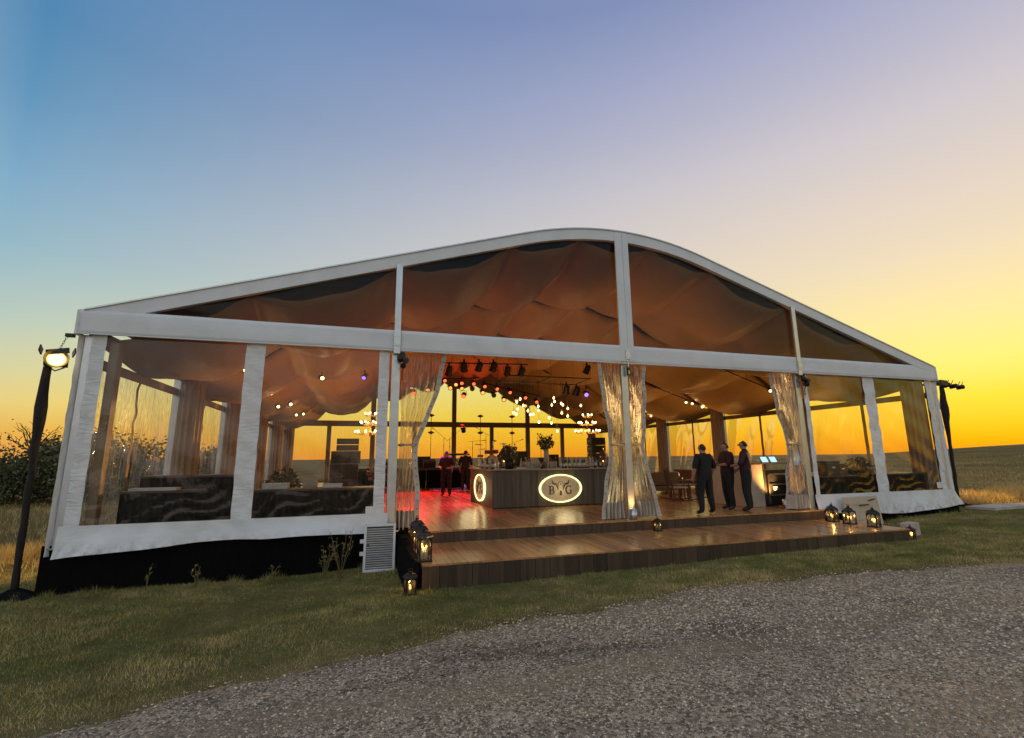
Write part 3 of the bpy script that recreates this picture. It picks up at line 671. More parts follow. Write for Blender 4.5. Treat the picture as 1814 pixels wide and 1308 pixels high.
# ------------------------------------------------------------------ tied-back clear curtains
def curtain(label, top, tie, bot, seed, flipb=False, z_tie=1.72):
    x0 = (top[0]+top[1])/2
    t = thing('tied_curtain', label, 'curtain', (x0, 0, 0), group=None); rr = random.Random(seed); ph = rr.random()*6
    zs = [0.03, .25, .7, 1.2, z_tie-.08, z_tie+.1, 2.3, 2.9, 3.4, EAVE]
    lo = [bot[0], bot[0]+.02, tie[0]+(bot[0]-tie[0])*.6, tie[0]+(bot[0]-tie[0])*.25, tie[0], tie[0], tie[0]+(top[0]-tie[0])*.3, tie[0]+(top[0]-tie[0])*.65, tie[0]+(top[0]-tie[0])*.9, top[0]]
    hi = [bot[1], bot[1]-.02, tie[1]+(bot[1]-tie[1])*.6, tie[1]+(bot[1]-tie[1])*.25, tie[1], tie[1]+.02, tie[1]+(top[1]-tie[1])*.42, tie[1]+(top[1]-tie[1])*.75, tie[1]+(top[1]-tie[1])*.95, top[1]]
    def f(u, v):
        z = .03+(EAVE-.04)*v; a = np.interp(z, zs, lo); b = np.interp(z, zs, hi)
        g = 1-.55*math.exp(-((z-z_tie)/.3)**2)
        y = .09+.085*g*math.sin(u*2*PI*5.5+ph+.8*math.sin(v*5))+.03*math.sin(u*31+v*3+ph)*g
        return (a+(b-a)*u-x0+.012*math.sin(v*23+u*9), y, z)
    MB().grid(f, 110, 70).build('curtain_sheet', 'vinyl_curtain', t, True)
    e = 1.0 if not flipb else 0.0
    def g2(u, v):
        p = f(e, v); s = 1 if e == 1 else -1
        return (p[0]+s*(-.02+.10*(u)), p[1]-.03+.02*math.sin(v*30), p[2])
    bd = MB().grid(g2, 2, 60).build('hem_border', 'cream_cloth', t, True)
    for i in range(22):
        v = .02+i/22.5; p = g2(.5, v); MB().ball((p[0], p[1]-.008, p[2]), .012, 6, 4).build('grommet', 'black_metal', bd)
    q = [(f(k/10, (z_tie-.03)/EAVE)) for k in range(11)]; cx = sum(p[0] for p in q)/11
    hw = (tie[1]-tie[0])/2+.03
    MB().tube([(cx+hw*math.cos(2*PI*k/16), .09+.11*math.sin(2*PI*k/16), z_tie+.015*math.sin(4*PI*k/16)) for k in range(17)], .018, 6, False).build('tie_band', 'cream_cloth', t, True)
    # weighted pocket at the foot
    MB().grid(lambda u, v: ((lambda p: (p[0], p[1]-.02+.01*math.sin(u*40), .03+.36*v))(f(u, v*.1))), 60, 4).build('foot_pocket', 'cream_cloth', t, True)
    return t
curtain('clear vinyl curtain tied back against the post above the stacked black lanterns', (5.62, 6.5), (5.64, 5.92), (5.52, 6.02), 1)
curtain('clear vinyl curtain tied to the middle post, on the bar side', (10.32, 10.88), (10.60, 10.87), (10.28, 10.86), 2, True)
curtain('clear vinyl curtain tied to the middle post, on the side of the standing men', (11.12, 11.5), (11.12, 11.36), (11.15, 11.7), 3)
curtain('clear vinyl curtain tied back beside the host counter and tablets', (15.6, 16.38), (16.02, 16.3), (15.82, 16.52), 4, True)

# ------------------------------------------------------------------ bar
def oval_sign(parent, loc, rz, w=1.37, h=.82):
    s = bpy.data.objects.new('oval_sign', MB().lathe([(.001, 0), (.93, 0), (.93, .03), (.001, .03)], 48, cap=False).mesh('oval_sign', 'beige_board')); COL.objects.link(s)
    s.parent = parent; s.location = loc; s.rotation_euler = (R_(90), 0, rz); s.scale = (w/2, h/2, 1)
    prof = [(.93, -.005), (1, -.005), (1, .055), (.93, .055), (.93, -.005)]
    MB().lathe(prof, 48, cap=False).build('light_ring', 'sign_rim', s)
    # letters and steer skull, flat dark metal; drawn in x,z then laid on the plate
    def put(mb, name):
        o = mb.build(name, 'screen_frame', s); o.rotation_euler = (R_(-90), 0, 0); o.scale = (2/w, 1, 2/h); return o
    y0, y1 = -.046, -.031
    b = MB(); b.ribbon([(-.335, -.16), (-.335, .07)], .035, y0, y1)
    b.ribbon([(-.375, .065), (-.28, .065)], .018, y0, y1).ribbon([(-.375, -.155), (-.28, -.155)], .018, y0, y1)
    arc = lambda cx, cz, rx, rz_, a0, a1, n=12: [(cx+rx*math.cos(R_(a0+(a1-a0)*i/n)), cz+rz_*math.sin(R_(a0+(a1-a0)*i/n))) for i in range(n+1)]
    b.ribbon(arc(-.285, .012, .052, .053, 90, -90), [.018, .02, .024, .03, .034, .036, .036, .034, .03, .026, .022, .02, .018], y0, y1)
    b.ribbon(arc(-.28, -.098, .062, .058, 90, -90), [.018, .02, .026, .032, .036, .038, .038, .036, .032, .026, .022, .02, .018], y0, y1)
    b.ribbon([(-.335, -.042), (-.28, -.042)], .018, y0, y1); put(b, 'letter_b')
    g = MB(); g.ribbon(arc(.255, -.045, .088, .112, 50, 330, 24), [.018+.024*math.sin(PI*i/24)**2 for i in range(25)], y0, y1)
    g.ribbon([(.325, -.155), (.325, -.055)], .034, y0, y1).ribbon([(.285, -.055), (.35, -.055)], .018, y0, y1).ribbon([(.322, .07), (.322, .015)], .018, y0, y1); put(g, 'letter_g')
    k = MB()
    for q in (-1, 1):
        k.ribbon([(q*.255, .235), (q*.262, .185), (q*.235, .145), (q*.185, .125), (q*.125, .135)], [.006, .028, .045, .055, .04], y0, y1)
        k.ribbon([(q*.13, .10), (q*.10, .03), (q*.075, -.05)], [.05, .034, .008], y0, y1)
        k.ribbon([(q*.012, -.07), (q*.016, -.20)], [.03, .034], y0, y1)
        k.ribbon([(0, .195), (q*.06, .19), (q*.085, .13), (q*.06, .04)], [.01, .012, .014, .006], y0, y1)
    k.ribbon(arc(0, .12, .016, .016, 0, 360, 10), .008, y0, y1); put(k, 'steer_skull')
    return s
def bar():
    t = thing('bar_counter', 'dark plank bar with two glowing oval emblem signs', 'bar', (8.5, 3.35, 0))
    w, d, h = 3.95, 2.9, 1.06
    MB().box(.03, w-.03, .03, .55, .04, h-.03).build('cabinet', 'dark_oak', t); MB().box(.03, .55, .56, d, .04, h-.03).build('cabinet', 'dark_oak', t); MB().box(w-.55, w-.03, .56, d, .04, h-.03).build('cabinet', 'dark_oak', t)
    n = 17; pw = w/n
    for i in range(n): MB().box(i*pw+.002, (i+1)*pw-.002, 0, .028, .03, h).build('board', 'bar_wood', t)
    n = 12; pw = (d-.03)/n
    for i in range(n): MB().box(0, .028, .03+i*pw+.002, .03+(i+1)*pw-.002, .03, h).build('board', 'bar_wood', t)
    MB().box(.0, w, .0, d, 0, .03).build('plinth', 'black_metal', t)
    MB().box(-.06, w+.06, -.06, .62, h+.001, h+.045).build('counter_top', 'bar_top_wood', t, bevel=.008)
    MB().box(-.06, .62, .622, d+.06, h+.001, h+.045).build('counter_top', 'bar_top_wood', t, bevel=.008); MB().box(w-.62, w+.06, .622, d+.06, h+.001, h+.045).build('counter_top', 'bar_top_wood', t, bevel=.008)
    oval_sign(t, (2.1, -.002, .52), 0); oval_sign(t, (-.002, 1.45, .52), R_(-90))
    light('POINT', (2.1, -.35, .5), 6, (1, .8, .4), t, .3); light('POINT', (-.35, 1.45, .5), 6, (1, .8, .4), t, .3)
bar()
BZ = 1.107
def bottle(x, y, kind, h=.3, r=.038, label='', grp=None):
    mat = ['bottle_green', 'bottle_amber', 'bottle_clear'][kind]
    t = thing('bottle', label, 'bottle', (x, y, BZ), group=grp)
    MB().lathe([(r*.9, 0), (r, .01), (r, h*.58), (r*.8, h*.68), (r*.36, h*.76), (r*.34, h*.95)], 12).build('glass_body', mat, t, True)
    MB().lathe([(r*.40, h*.93), (r*.40, h)], 10).build('cap', 'brass' if kind else 'black_plastic', t)
    MB().lathe([(r*1.02, h*.18), (r*1.02, h*.46)], 12, cap=False).build('paper_label', 'paper', t, True)
gb = ['green wine bottles on the bar', 'amber spirit bottles on the bar', 'clear spirit bottles on the bar']
lb = ['dark green wine bottle standing on the bar counter', 'amber spirit bottle standing on the bar counter', 'clear glass spirit bottle standing on the bar counter']
for i in range(58):
    x = (8.58+.42*random.random()) if i < 16 else ((10.75+1.5*random.random()) if i < 44 else 9.5+1.2*random.random()); y = 3.62+.3*random.random() if i >= 16 else 3.75+2.2*random.random()
    k = random.choice([0, 1, 2, 2]); bottle(x, y, k, .26+.08*random.random(), .034+.008*random.random(), lb[k], gb[k])
def tumbler(x, y):
    t = thing('drinking_glass', 'small clear drinking glass set out in rows on the bar', 'glass', (x, y, BZ), group='glasses on the bar')
    MB().lathe([(.028, 0), (.036, .11), (.034, .11), (.026, .008)], 10).build('bowl', 'glass', t, True)
for i in range(6):
    for j in range(3): tumbler(10.0+.09*i, 3.75+.09*j)
def tub(x, y, w, d, h, label):
    t = thing('storage_tub', label, 'tub', (x, y, BZ))
    for (a, b, c, e) in ((-w/2, w/2, -d/2, -d/2+.012), (-w/2, w/2, d/2-.012, d/2), (-w/2, -w/2+.012, -d/2+.013, d/2-.013), (w/2-.012, w/2, -d/2+.013, d/2-.013)): MB().box(a, b, c, e, .013, h).build('side', 'vinyl_curtain', t)
    MB().box(-w/2, w/2, -d/2, d/2, 0, .012).build('bottom', 'cream_cloth', t)
    for i in range(9):
        MB().ball((random.uniform(-w*.38, w*.38), random.uniform(-d*.3, d*.3), .06+random.random()*h*.5), .045, 8, 5).build('fruit', random.choice(['wax', 'petal', 'leaf_dry']), t, True)
tub(9.75, 3.55, .5, .3, .2, 'long clear tub of garnish beside the glass rows on the bar'); tub(10.35, 3.5, .34, .28, .2, 'short clear tub of garnish on the bar')
def foliage(parent, c, r, n, mats, leaf=.06, name='foliage', sz=1, up=.3):
    c = np.array(c); p = RNG.normal(size=(n, 3)); p /= np.linalg.norm(p, axis=1)[:, None]; p *= (RNG.random(n)**.5)[:, None]*np.array([r, r, r*sz])
    a = RNG.normal(size=(n, 3)); a[:, 2] += up; a /= np.linalg.norm(a, axis=1)[:, None]; b = np.cross(a, RNG.normal(size=(n, 3))); b /= np.linalg.norm(b, axis=1)[:, None]
    L_ = leaf*(.6+.8*RNG.random(n))[:, None]; q = c+p
    V = np.stack([q-a*L_*.5, q+b*L_*.28, q+a*L_*.6, q-b*L_*.28], 1).reshape(-1, 3)
    o = fast_mesh(name, V, np.arange(4*n).reshape(n, 4), mats, False, RNG.integers(0, len(mats), n)); o.parent = parent; o['kind'] = 'stuff'; return o
def bouquet(loc, label, vase_h, r, n, cat='flowers', vase='black_metal', spread=1.0, vr=.09):
    t = thing('flower_arrangement', label, cat, loc)
    MB().lathe([(vr*.8, 0), (vr, .02), (vr*1.05, vase_h*.7), (vr*.9, vase_h), (vr*.8, vase_h), (vr*.9, vase_h*.7), (vr*.7, .03)], 16).build('vase', vase, t, True)
    foliage(t, (0, 0, vase_h+r*.7), r, n, ['leaf_dark', 'leaf_dry'], .09, 'foliage', spread)
    for i in range(12):
        a = random.random()*2*PI; q = r*(.7+.6*random.random()); e = (math.cos(a)*q*.8, math.sin(a)*q*.8, vase_h+r*(.5+1.3*random.random()))
        st = MB().tube([(0, 0, vase_h*.8), (e[0]*.5, e[1]*.5, (vase_h+e[2])/2), e], .006, 5).build('stem', 'leaf_dry', t)
        MB().ball(e, .028, 7, 5).build('bloom', random.choice(['petal', 'leaf_dry']), st, True)
bouquet((9.08, 3.55, BZ), 'leafy arrangement in a dark metal bucket at the bar corner', .26, .27, 420, vr=.13)
bouquet((10.55, 4.3, BZ), 'tall flower arrangement in a stone urn rising behind the garnish tubs', .58, .28, 360, vase='cream_cloth', spread=.9, vr=.08)
def house_lantern(loc, label, s=1.0):
    t = thing('roofed_lantern', label, 'lantern', loc, scale=s)
    for x in (-.1, .1):
        for y in (-.1, .1): MB().box(x-.012, x+.012, y-.012, y+.012, .03, .34).build('post', 'dark_oak', t)
    MB().box(-.13, .13, -.13, .13, 0, .03).build('base', 'dark_oak', t)
    MB().lathe([(.2, .34), (.19, .36), (.03, .56), (.03, .6), (.012, .62)], 4).build('roof', 'chair_wood', t)
    MB().tube([(.04*math.cos(PI*i/8), 0, .62+.05*math.sin(PI*i/8)) for i in range(9)], .006, 5).build('handle', 'black_metal', t)
    for y in (-.1, .1): MB().box(-.088, .088, y-.002, y+.002, .031, .339).build('pane', 'glass', t)
    for x in (-.1, .1): MB().box(x-.002, x+.002, -.086, .086, .031, .339).build('pane', 'glass', t)
    MB().lathe([(.035, .03), (.035, .17)], 12).build('candle', 'wax', t, True); MB().ball((0, 0, .19), .013, 8, 6, sz=1.8).build('flame', 'flame', t, True)
house_lantern((9.3, 4.9, BZ), 'wooden roofed lantern behind the leafy bucket on the bar', 1.15)
house_lantern((12.28, 3.75, BZ), 'wooden roofed lantern at the end of the bar by the middle post', 1.0)
def cake_stand(loc):
    t = thing('tiered_stand', 'small tiered metal stand on the bar counter', 'stand', loc)
    MB().tube([(0, 0, 0), (0, 0, .34)], .01, 8).build('stem', 'steel', t)
    for z, r in ((.06, .13), (.16, .1), (.25, .065)): MB().lathe([(.01, z), (r, z), (r, z+.012), (.01, z+.012)], 20).build('tier', 'steel', t, True)
    MB().lathe([(.08, 0), (.08, .012)], 16).build('foot', 'steel', t)
cake_stand((11.72, 3.55, BZ))
def tray(loc, w, d, label, mat):
    t = thing('serving_tray', label, 'tray', loc); MB().box(-w/2, w/2, -d/2, d/2, 0, .015).build('plate', mat, t)
    for y in (-d/2, d/2-.012): MB().box(-w/2, w/2, y, y+.012, .016, .035).build('rim', mat, t)
    for i in range(5): MB().box(-w*.4+i*w*.17, -w*.4+i*w*.17+w*.13, -d*.35, d*.35, .016, .05).build('napkin', 'cream_cloth', t)
tray((9.38, 3.5, BZ), .3, .24, 'flat tray of folded napkins beside the leafy bucket', 'steel'); tray((11.35, 3.5, BZ), .5, .26, 'long flat tray of napkins beside the tiered stand', 'black_metal')

# ------------------------------------------------------------------ stage and band gear
def stage():
    t = thing('stage', 'low black skirted band stage across the back of the tent', 'stage', (4.6, 13.6, 0))
    MB().box(0, 13.2, 0, 6.5, .86, .98).build('deck', 'black_plastic', t)
    for i in range(12): MB().grid(lambda u, v: (i*1.1+.002+1.096*u, -.012+.02*math.sin(u*40), .001+.86*v), 40, 2).build('skirt_panel', 'black_skirt', t, True)
    for i in range(6): MB().grid(lambda u, v: (-.012, i*1.08+1.07*u, .001+.86*v), 8, 2).build('skirt_panel', 'black_skirt', t)
stage()
SZ = .981
def speaker(loc, w, d, h, label, rz=0, group=None, tilt=0):
    t = thing('loudspeaker', label, 'speaker', loc, rz, group)
    if tilt: t.rotation_euler = (tilt, 0, rz)
    MB().box(-w/2, w/2, -d/2, d/2, 0, h).build('cabinet', 'black_plastic', t, bevel=.015)
    MB().box(-w/2+.03, w/2-.03, -d/2-.012, -d/2-.001, .03, h-.03).build('grille', 'black_metal', t)
    for s in (-1, 1): MB().box(s*w/2-.004, s*w/2+.004, -.08, .08, h*.5, h*.6).build('handle', 'steel', t)
for i, z in enumerate((0, .62)): speaker((4.15, 12.9, z), 1.2, .8, .6, ['bottom bass speaker of the stack at the chandelier end of the stage', 'upper bass speaker of the stack at the chandelier end of the stage'][i])
speaker((4.2, 12.9, 1.24), 1.25, .7, .55, 'wide speaker cabinet above the bass speakers beside the stage')
for i, z in enumerate((1.81, 2.1)): speaker((4.25, 12.9, z), .95, .5, .25, ['lower slim speaker on the chandelier side stack', 'topmost slim speaker on the chandelier side stack'][i])
names = ['bottom', 'second', 'third', 'fourth', 'fifth', 'topmost']
for i in range(6): speaker((16.8, 13.0, .0+i*.41), .8, .6, .38, '%s speaker of the slatted stack behind the bar lantern' % names[i])
for i, (x, y, l) in enumerate([(8.1, 14.1, 'wedge monitor on the stage behind the man in purple light'), (12.2, 14.0, 'wedge monitor on the stage in front of the drum kit'), (14.2, 14.0, 'wedge monitor on the stage beside the slatted speaker stack')]):
    speaker((x, y, SZ), .6, .4, .38, l, PI, tilt=R_(-18))
speaker((7.9, 15.0, SZ), .7, .5, .55, 'square guitar amplifier on the stage below a tall disc lamp'); speaker((13.4, 16.0, SZ), .95, .5, .8, 'tall bass amplifier beside the drum kit'); speaker((15.1, 15.2, SZ), .7, .5, .6, 'low amplifier on the stage near the fan lamp')
def mic(loc, h, ang, ext, label):
    t = thing('microphone_stand', label, 'mic stand', loc)
    MB().tube([(0, 0, .02), (0, 0, h)], .013, 6).build('pole', 'black_metal', t)
    for k in range(3): MB().tube([(0, 0, .12), (.26*math.cos(k*2.1), .26*math.sin(k*2.1), .012)], .01, 5).build('foot', 'black_metal', t)
    e = (ext*math.cos(ang), 0, h+ext*math.sin(ang)); s = (-.2*math.cos(ang), 0, h-.2*math.sin(ang))
    MB().tube([s, e], .009, 6).build('boom', 'black_metal', t); d = Vector(e)-Vector(s); d.normalize()
    MB().tube([Vector(e), Vector(e)+d*.14, Vector(e)+d*.2], [.014, .016, .028], 8).build('microphone', 'black_metal', t, True)
    MB().ball((0, 0, h*.72), .03, 7, 5).build('clutch', 'black_metal', t)
for a in [((8.9, 14.6, SZ), 1.5, R_(140), .6, 'boom microphone stand leaning towards the square amplifier'), ((9.25, 14.9, SZ), 1.45, R_(40), .8, 'boom microphone stand reaching up behind the man in purple light'),
          ((11.3, 15.2, SZ), 1.75, R_(150), .55, 'tall boom microphone stand in front of the cymbals'), ((12.6, 15.8, SZ), 1.1, R_(20), .9, 'low boom microphone stand reaching over the drums'), ((10.35, 14.3, SZ), 1.3, R_(5), .5, 'short microphone stand with a level boom beside the back upright')]: mic(*a)
def drums(loc):
    t = thing('drum_kit', 'red drum kit with brass cymbals in the middle of the stage', 'drum kit', loc)
    def drum(c, r, h, ax='z', nm='drum'):
        mb = MB().lathe([(r, 0), (r, h)], 20); o = mb.build(nm, 'rug_red', t, True, loc=c)
        if ax == 'y': o.rotation_euler = (R_(90), 0, 0)
        MB().lathe([(.001, -.004), (r*1.03, -.004), (r*1.03, .03)], 20, cap=False).build('hoop', 'steel', o); MB().lathe([(.001, h+.004), (r*.99, h+.004), (r*1.03, h-.03)], 20, cap=False).build('drum_head', 'paper', o)
    drum((0, .2, .3), .29, .42, 'y', 'bass_drum'); drum((-.26, .0, .66), .17, .22); drum((.22, 0, .66), .17, .24); drum((.62, .35, .2), .23, .38); drum((-.6, .3, .48), .18, .14)
    for x, y, z, r in ((-.75, .1, 1.2, .24), (.7, .1, 1.25, .26), (.2, .5, 1.4, .22), (-.4, .5, .95, .18)):
        o = MB().tube([(x, y, 0), (x, y, z+.04)], .012, 6).build('cymbal_stand', 'steel', t); c = MB().lathe([(.02, .03), (.05, .02), (r, 0), (.05, .012), (.02, .02)], 20).build('cymbal', 'cymbal', o, True, loc=(x, y, z)); c.rotation_euler = (random.uniform(-.3, .3), random.uniform(-.3, .3), 0)
drums((12.0, 16.6, SZ))
def keyboard(loc, rz):
    t = thing('keyboard_piano', 'flat stage keyboard on a crossed stand near the purple-lit man', 'keyboard', loc, rz)
    MB().box(-.6, .6, -.16, .16, .85, .95).build('body', 'black_plastic', t, bevel=.01); MB().box(-.56, .56, -.15, .0, .951, .965).build('keys', 'paper', t)
    for s in (-1, 1): MB().bar((-.4*s, 0, .0), (.4*s, 0, .85), .04).build('stand_leg', 'black_metal', t)
keyboard((10.2, 17.2, SZ-.25), .2)
def disc_lamp(x, y, label):
    t = thing('disc_lamp', label, 'lamp', (x, y, SZ))
    MB().tube([(0, 0, 0), (0, 0, 2.75)], .016, 6).build('pole', 'black_metal', t)
    for z in (1.78, 2.68): MB().lathe([(.01, -.09), (.17, -.01), (.17, .01), (.01, .09)], 14, (0, 0, z)).build('disc', 'chair_wood', t, True)
    MB().lathe([(.16, 0), (.16, .02)], 14).build('base', 'black_metal', t)
for x, l in ((8.28, 'tall pole with two wooden discs beside the square amplifier'), (10.93, 'tall pole with two wooden discs in front of the drum kit'), (12.73, 'tall pole with two wooden discs between the drums and the bass amplifier')): disc_lamp(x, 15.0, l)
def fan(loc):
    t = thing('stage_fan', 'round caged fan on a thin stand at the end of the stage', 'fan', loc)
    MB().tube([(0, 0, 0), (0, 0, 1.3)], .015, 6).build('pole', 'black_metal', t); MB().lathe([(.18, 0), (.18, .02)], 14).build('base', 'black_metal', t)
    for r in (.22, .12): MB().tube([(r*math.cos(2*PI*k/20), 0, 1.5+r*math.sin(2*PI*k/20)) for k in range(21)], .012, 6, False).build('cage_ring', 'brass', t)
    for k in range(6): MB().bar((0, 0, 1.5), (.21*math.cos(k*PI/3), .01, 1.5+.21*math.sin(k*PI/3)), .06, .008).build('blade', 'brass', t)
fan((14.6, 15.5, SZ))
# stage lighting truss and spotlights
def spotlight(loc, lens, aim, label, group, s=1.0, k=0):
    t = thing('stage_spotlight', label, 'spotlight', loc, group=group, scale=s)
    d = Vector(aim).normalized(); q = d.to_track_quat('Z', 'Y').to_euler()
    b = MB().lathe([(.06, -.2), (.11, -.16), (.12, .1), (.14, .12), (.14, .14), (.12, .14)], 14).build('housing', 'black_metal', t, True); b.rotation_euler = q
    MB().lathe([(.001, .125), (.095, .125)], 14, cap=False).build('lens', lens, b, True, loc=(0, 0, .018))
    MB().tube([(-.15, 0, 0), (-.15, 0, .2), (.15, 0, .2), (.15, 0, 0)], .012, 5).build('yoke', 'black_metal', t)
    MB().box(-.03, .03, -.03, .03, .2, .3).build('clamp', 'black_metal', t)
    return t
UP = [(8.16, 4.96), (8.79, 5.15), (9.43, 5.2), (10.06, 5.21), (10.68, 5.07), (11.31, 5.06), (14.44, 5.31), (13.89, 4.29), (13.4, 4.35)]
for i, (x, z) in enumerate(UP): spotlight((x, 9, z), 'black_plastic', (random.uniform(-.2, .2), .75, -1), 'dark unlit stage spotlight hanging from the ceiling truss', 'dark stage spotlights', 1.15)
LO = [(8.2, 5.2, 1), (9.1, 5.75, 0), (11.4, 5.5, 0), (12.9, 5.2, 0), (13.3, 4.75, 1), (9.75, 5.55, 1), (8.71, 5.43, 0), (9.42, 5.35, 1), (10.08, 5.64, 0), (10.06, 5.34, 1), (10.76, 5.63, 0), (10.68, 5.34, 2), (11.28, 5.14, 1), (12.13, 5.38, 0), (11.94, 5.0, 2), (12.55, 4.77, 1), (13.84, 4.92, 0), (13.83, 4.45, 1), (14.53, 4.69, 0)]
for i, (x, z, k) in enumerate(LO):
    t = spotlight((x, 16, z), ['red_lens', 'amber_lens', 'black_plastic'][k], (random.uniform(-.15, .1), -1, -.62),
              ['glowing red stage spotlight over the band stage', 'glowing amber stage spotlight over the band stage', 'dark stage spotlight over the band stage aimed at the entrance'][k], ['red stage spotlights', 'amber stage spotlights', 'rear dark stage spotlights'][k])
t = spotlight((14.35, 9, 4.22), 'violet_lens', (-.3, -1, -.6), 'violet-lensed stage spotlight above the bar end', None); 
spotlight((4.85, 5.9, 4.1), 'violet_lens', (-.3, -1, -.9), 'violet-lensed stage spotlight beside the first curtain', None, .7)
def truss(y, x0, x1, z0, z1, label):
    t = thing('lighting_bar', label, 'truss', (x0, y, z0))
    MB().tube([(0, 0, 0), (x1-x0, 0, z1-z0)], .03, 8).build('main_tube', 'black_metal', t)
    for k in range(4):
        x = (x1-x0)*(k+.5)/4; MB().tube([(x, 0, (z1-z0)*(k+.5)/4), (x, 0, max(.4, roof(x0+x)-.35-z0))], .008, 5).build('drop_wire', 'black_metal', t)
truss(9, 7.8, 11.6, 5.30, 5.42, 'black lighting bar carrying the dark spotlights'); truss(16, 8.4, 11.2, 5.75, 5.95, 'black lighting bar over the drum kit'); truss(16, 11.3, 14.8, 5.66, 5.0, 'sloping black lighting bar over the stage end')
# red wash on the dance floor and stage
def wash(loc, target, e, c, angle, label):
    t = thing('wash_light', label, 'spotlight', loc)
    d = (Vector(target)-Vector(loc)).normalized(); q = d.to_track_quat('Z', 'Y').to_euler()
    b = MB().lathe([(.06, -.2), (.12, -.16), (.13, .12), (.12, .12)], 14).build('housing', 'black_metal', t, True); b.rotation_euler = q
    MB().lathe([(.001, .123), (.125, .123)], 14, cap=False).build('lens', 'red_lens', b)
    MB().tube([(-.15, 0, 0), (-.15, 0, .25), (.15, 0, .25), (.15, 0, 0)], .012, 5).build('yoke', 'black_metal', t)
    o = light('SPOT', d*.16, e, c, t, .06, d*2, angle, .5)
wash((7.2, 13.9, 4.7), (6.9, 8.6, 0), 4200, (1, .01, .035), 50, 'red wash light above the dance floor')
wash((9.9, 14.5, 4.7), (7.9, 9.6, 0), 1800, (1, .01, .06), 46, 'red wash light above the man in purple light')
wash((10.2, 16.0, 3.0), (9.5, 15.5, 7.0), 300, (1, .03, .02), 120, 'red wash light tilted up at the cloth ceiling')

# ------------------------------------------------------------------ hanging lights
def chandelier(loc, label, top):
    t = thing('chandelier', label, 'chandelier', loc)
    MB().tube([(0, 0, .0), (0, 0, top-loc[2])], .010, 6).build('rod', 'brass', t)
    MB().lathe([(.03, -.1), (.06, 0), (.03, .12)], 10).build('hub', 'brass', t, True)
    for j, (r, z, n) in enumerate(((.52, -.02, 10), (.36, .34, 8), (.2, .68, 5))):
        MB().tube([(r*math.cos(2*PI*k/24), r*math.sin(2*PI*k/24), z) for k in range(25)], .010, 5, False).build('ring', 'brass', t)
        for k in range(n):
            a = 2*PI*(k+.3*j)/n; c, s_ = math.cos(a), math.sin(a)
            arm = MB().tube([(0, 0, z+.1), (r*.6*c, r*.6*s_, z-.04), (r*c, r*s_, z), (r*1.05*c, r*1.05*s_, z+.05)], .008, 5).build('arm', 'brass', t)
            MB().ball((r*1.05*c, r*1.05*s_, z+.09), .034, 8, 6, sz=1.25).build('bulb', 'bulb', arm, True)
    light('POINT', (0, 0, .2), 55, (1, .58, .22), t, .45)
chandelier((5.15, 9, 2.4), 'brass three-ring chandelier hanging beside the speaker stack', 5.0)
chandelier((14.35, 9, 2.5), 'brass three-ring chandelier hanging above the bar end by the slatted speakers', 5.3)
def pendant(x, z, y, top):
    t = thing('pendant_bulb', 'glass globe pendant bulb on a long cord above the bar', 'pendant lamp', (x, y, z), group='pendant bulbs above the bar')
    MB().tube([(0, 0, .06), (0, 0, top-z)], .005, 4).build('cord', 'black_metal', t)
    MB().lathe([(.016, .05), (.02, .10), (.01, .13)], 8).build('socket', 'brass', t, True)
    MB().ball((0, 0, 0), .036, 10, 7, sz=1.35).build('globe', 'bulb', t, True)
PEN = [(10.13, 3.05), (10.38, 3.05), (10.59, 3.29), (10.85, 3.02), (10.93, 3.2), (11.11, 2.72), (11.27, 3.36), (11.23, 3.1), (11.7, 2.71), (11.8, 2.95), (11.83, 2.39), (11.92, 3.7), (12.02, 3.48), (12.19, 3.41),
       (12.33, 3.52), (11.75, 3.5), (12.24, 3.12), (12.7, 3.05), (10.46, 3.59), (10.74, 3.4), (10.25, 3.45), (12.5, 3.3), (11.45, 3.25), (12.95, 3.4)]
for i, (x, z) in enumerate(PEN): pendant(x, z, 6.4+1.2*((i*7) % 5)/5, 4.38)
def pendant_frame():
    t = thing('hanging_rack', 'black pipe frame from which the pendant bulbs hang', 'frame', (9.9, 6.2, 4.4))
    for a, b in (((0, 0, 0), (3.3, 0, 0)), ((0, 1.6, 0), (3.3, 1.6, 0)), ((0, 0, 0), (0, 1.6, 0)), ((3.3, 0, 0), (3.3, 1.6, 0)), ((1.65, 0, 0), (1.65, 1.6, 0))): MB().tube([a, b], .022, 6).build('pipe', 'black_metal', t)
    for x in (0, 1.65, 3.3):
        for y in (0, 1.6): MB().tube([(x, y, 0), (x, y, 1.6)], .005, 4).build('drop_wire', 'black_metal', t)
    light('POINT', (1.0, .8, -1.1), 45, (1, .6, .25), t, .6); light('POINT', (2.3, .8, -1.2), 45, (1, .6, .25), t, .6)
pendant_frame()
def track_spot(loc, aim, label, group, e=0):
    t = thing('track_spotlight', label, 'spotlight', loc, group=group)
    d = Vector(aim).normalized(); q = d.to_track_quat('Z', 'Y').to_euler()
    b = MB().lathe([(.04, -.12), (.075, -.1), (.08, .06), (.07, .06)], 12).build('housing', 'black_metal', t, True); b.rotation_euler = q
    MB().lathe([(.001, .063), (.055, .063)], 12, cap=False).build('lens', 'track_lens', b)
    MB().tube([(0, 0, .02), (0, 0, .16)], .012, 6).build('mount', 'black_metal', t)
    if e: light('SPOT', d*.09, e, (1, .62, .28), t, .05, d*2, 100, .8)
gl = 'lit ceiling spotlight clamped on the rafter above the side furniture'; gr = 'lit ceiling spotlight clamped on the rafter above the lounge chairs'
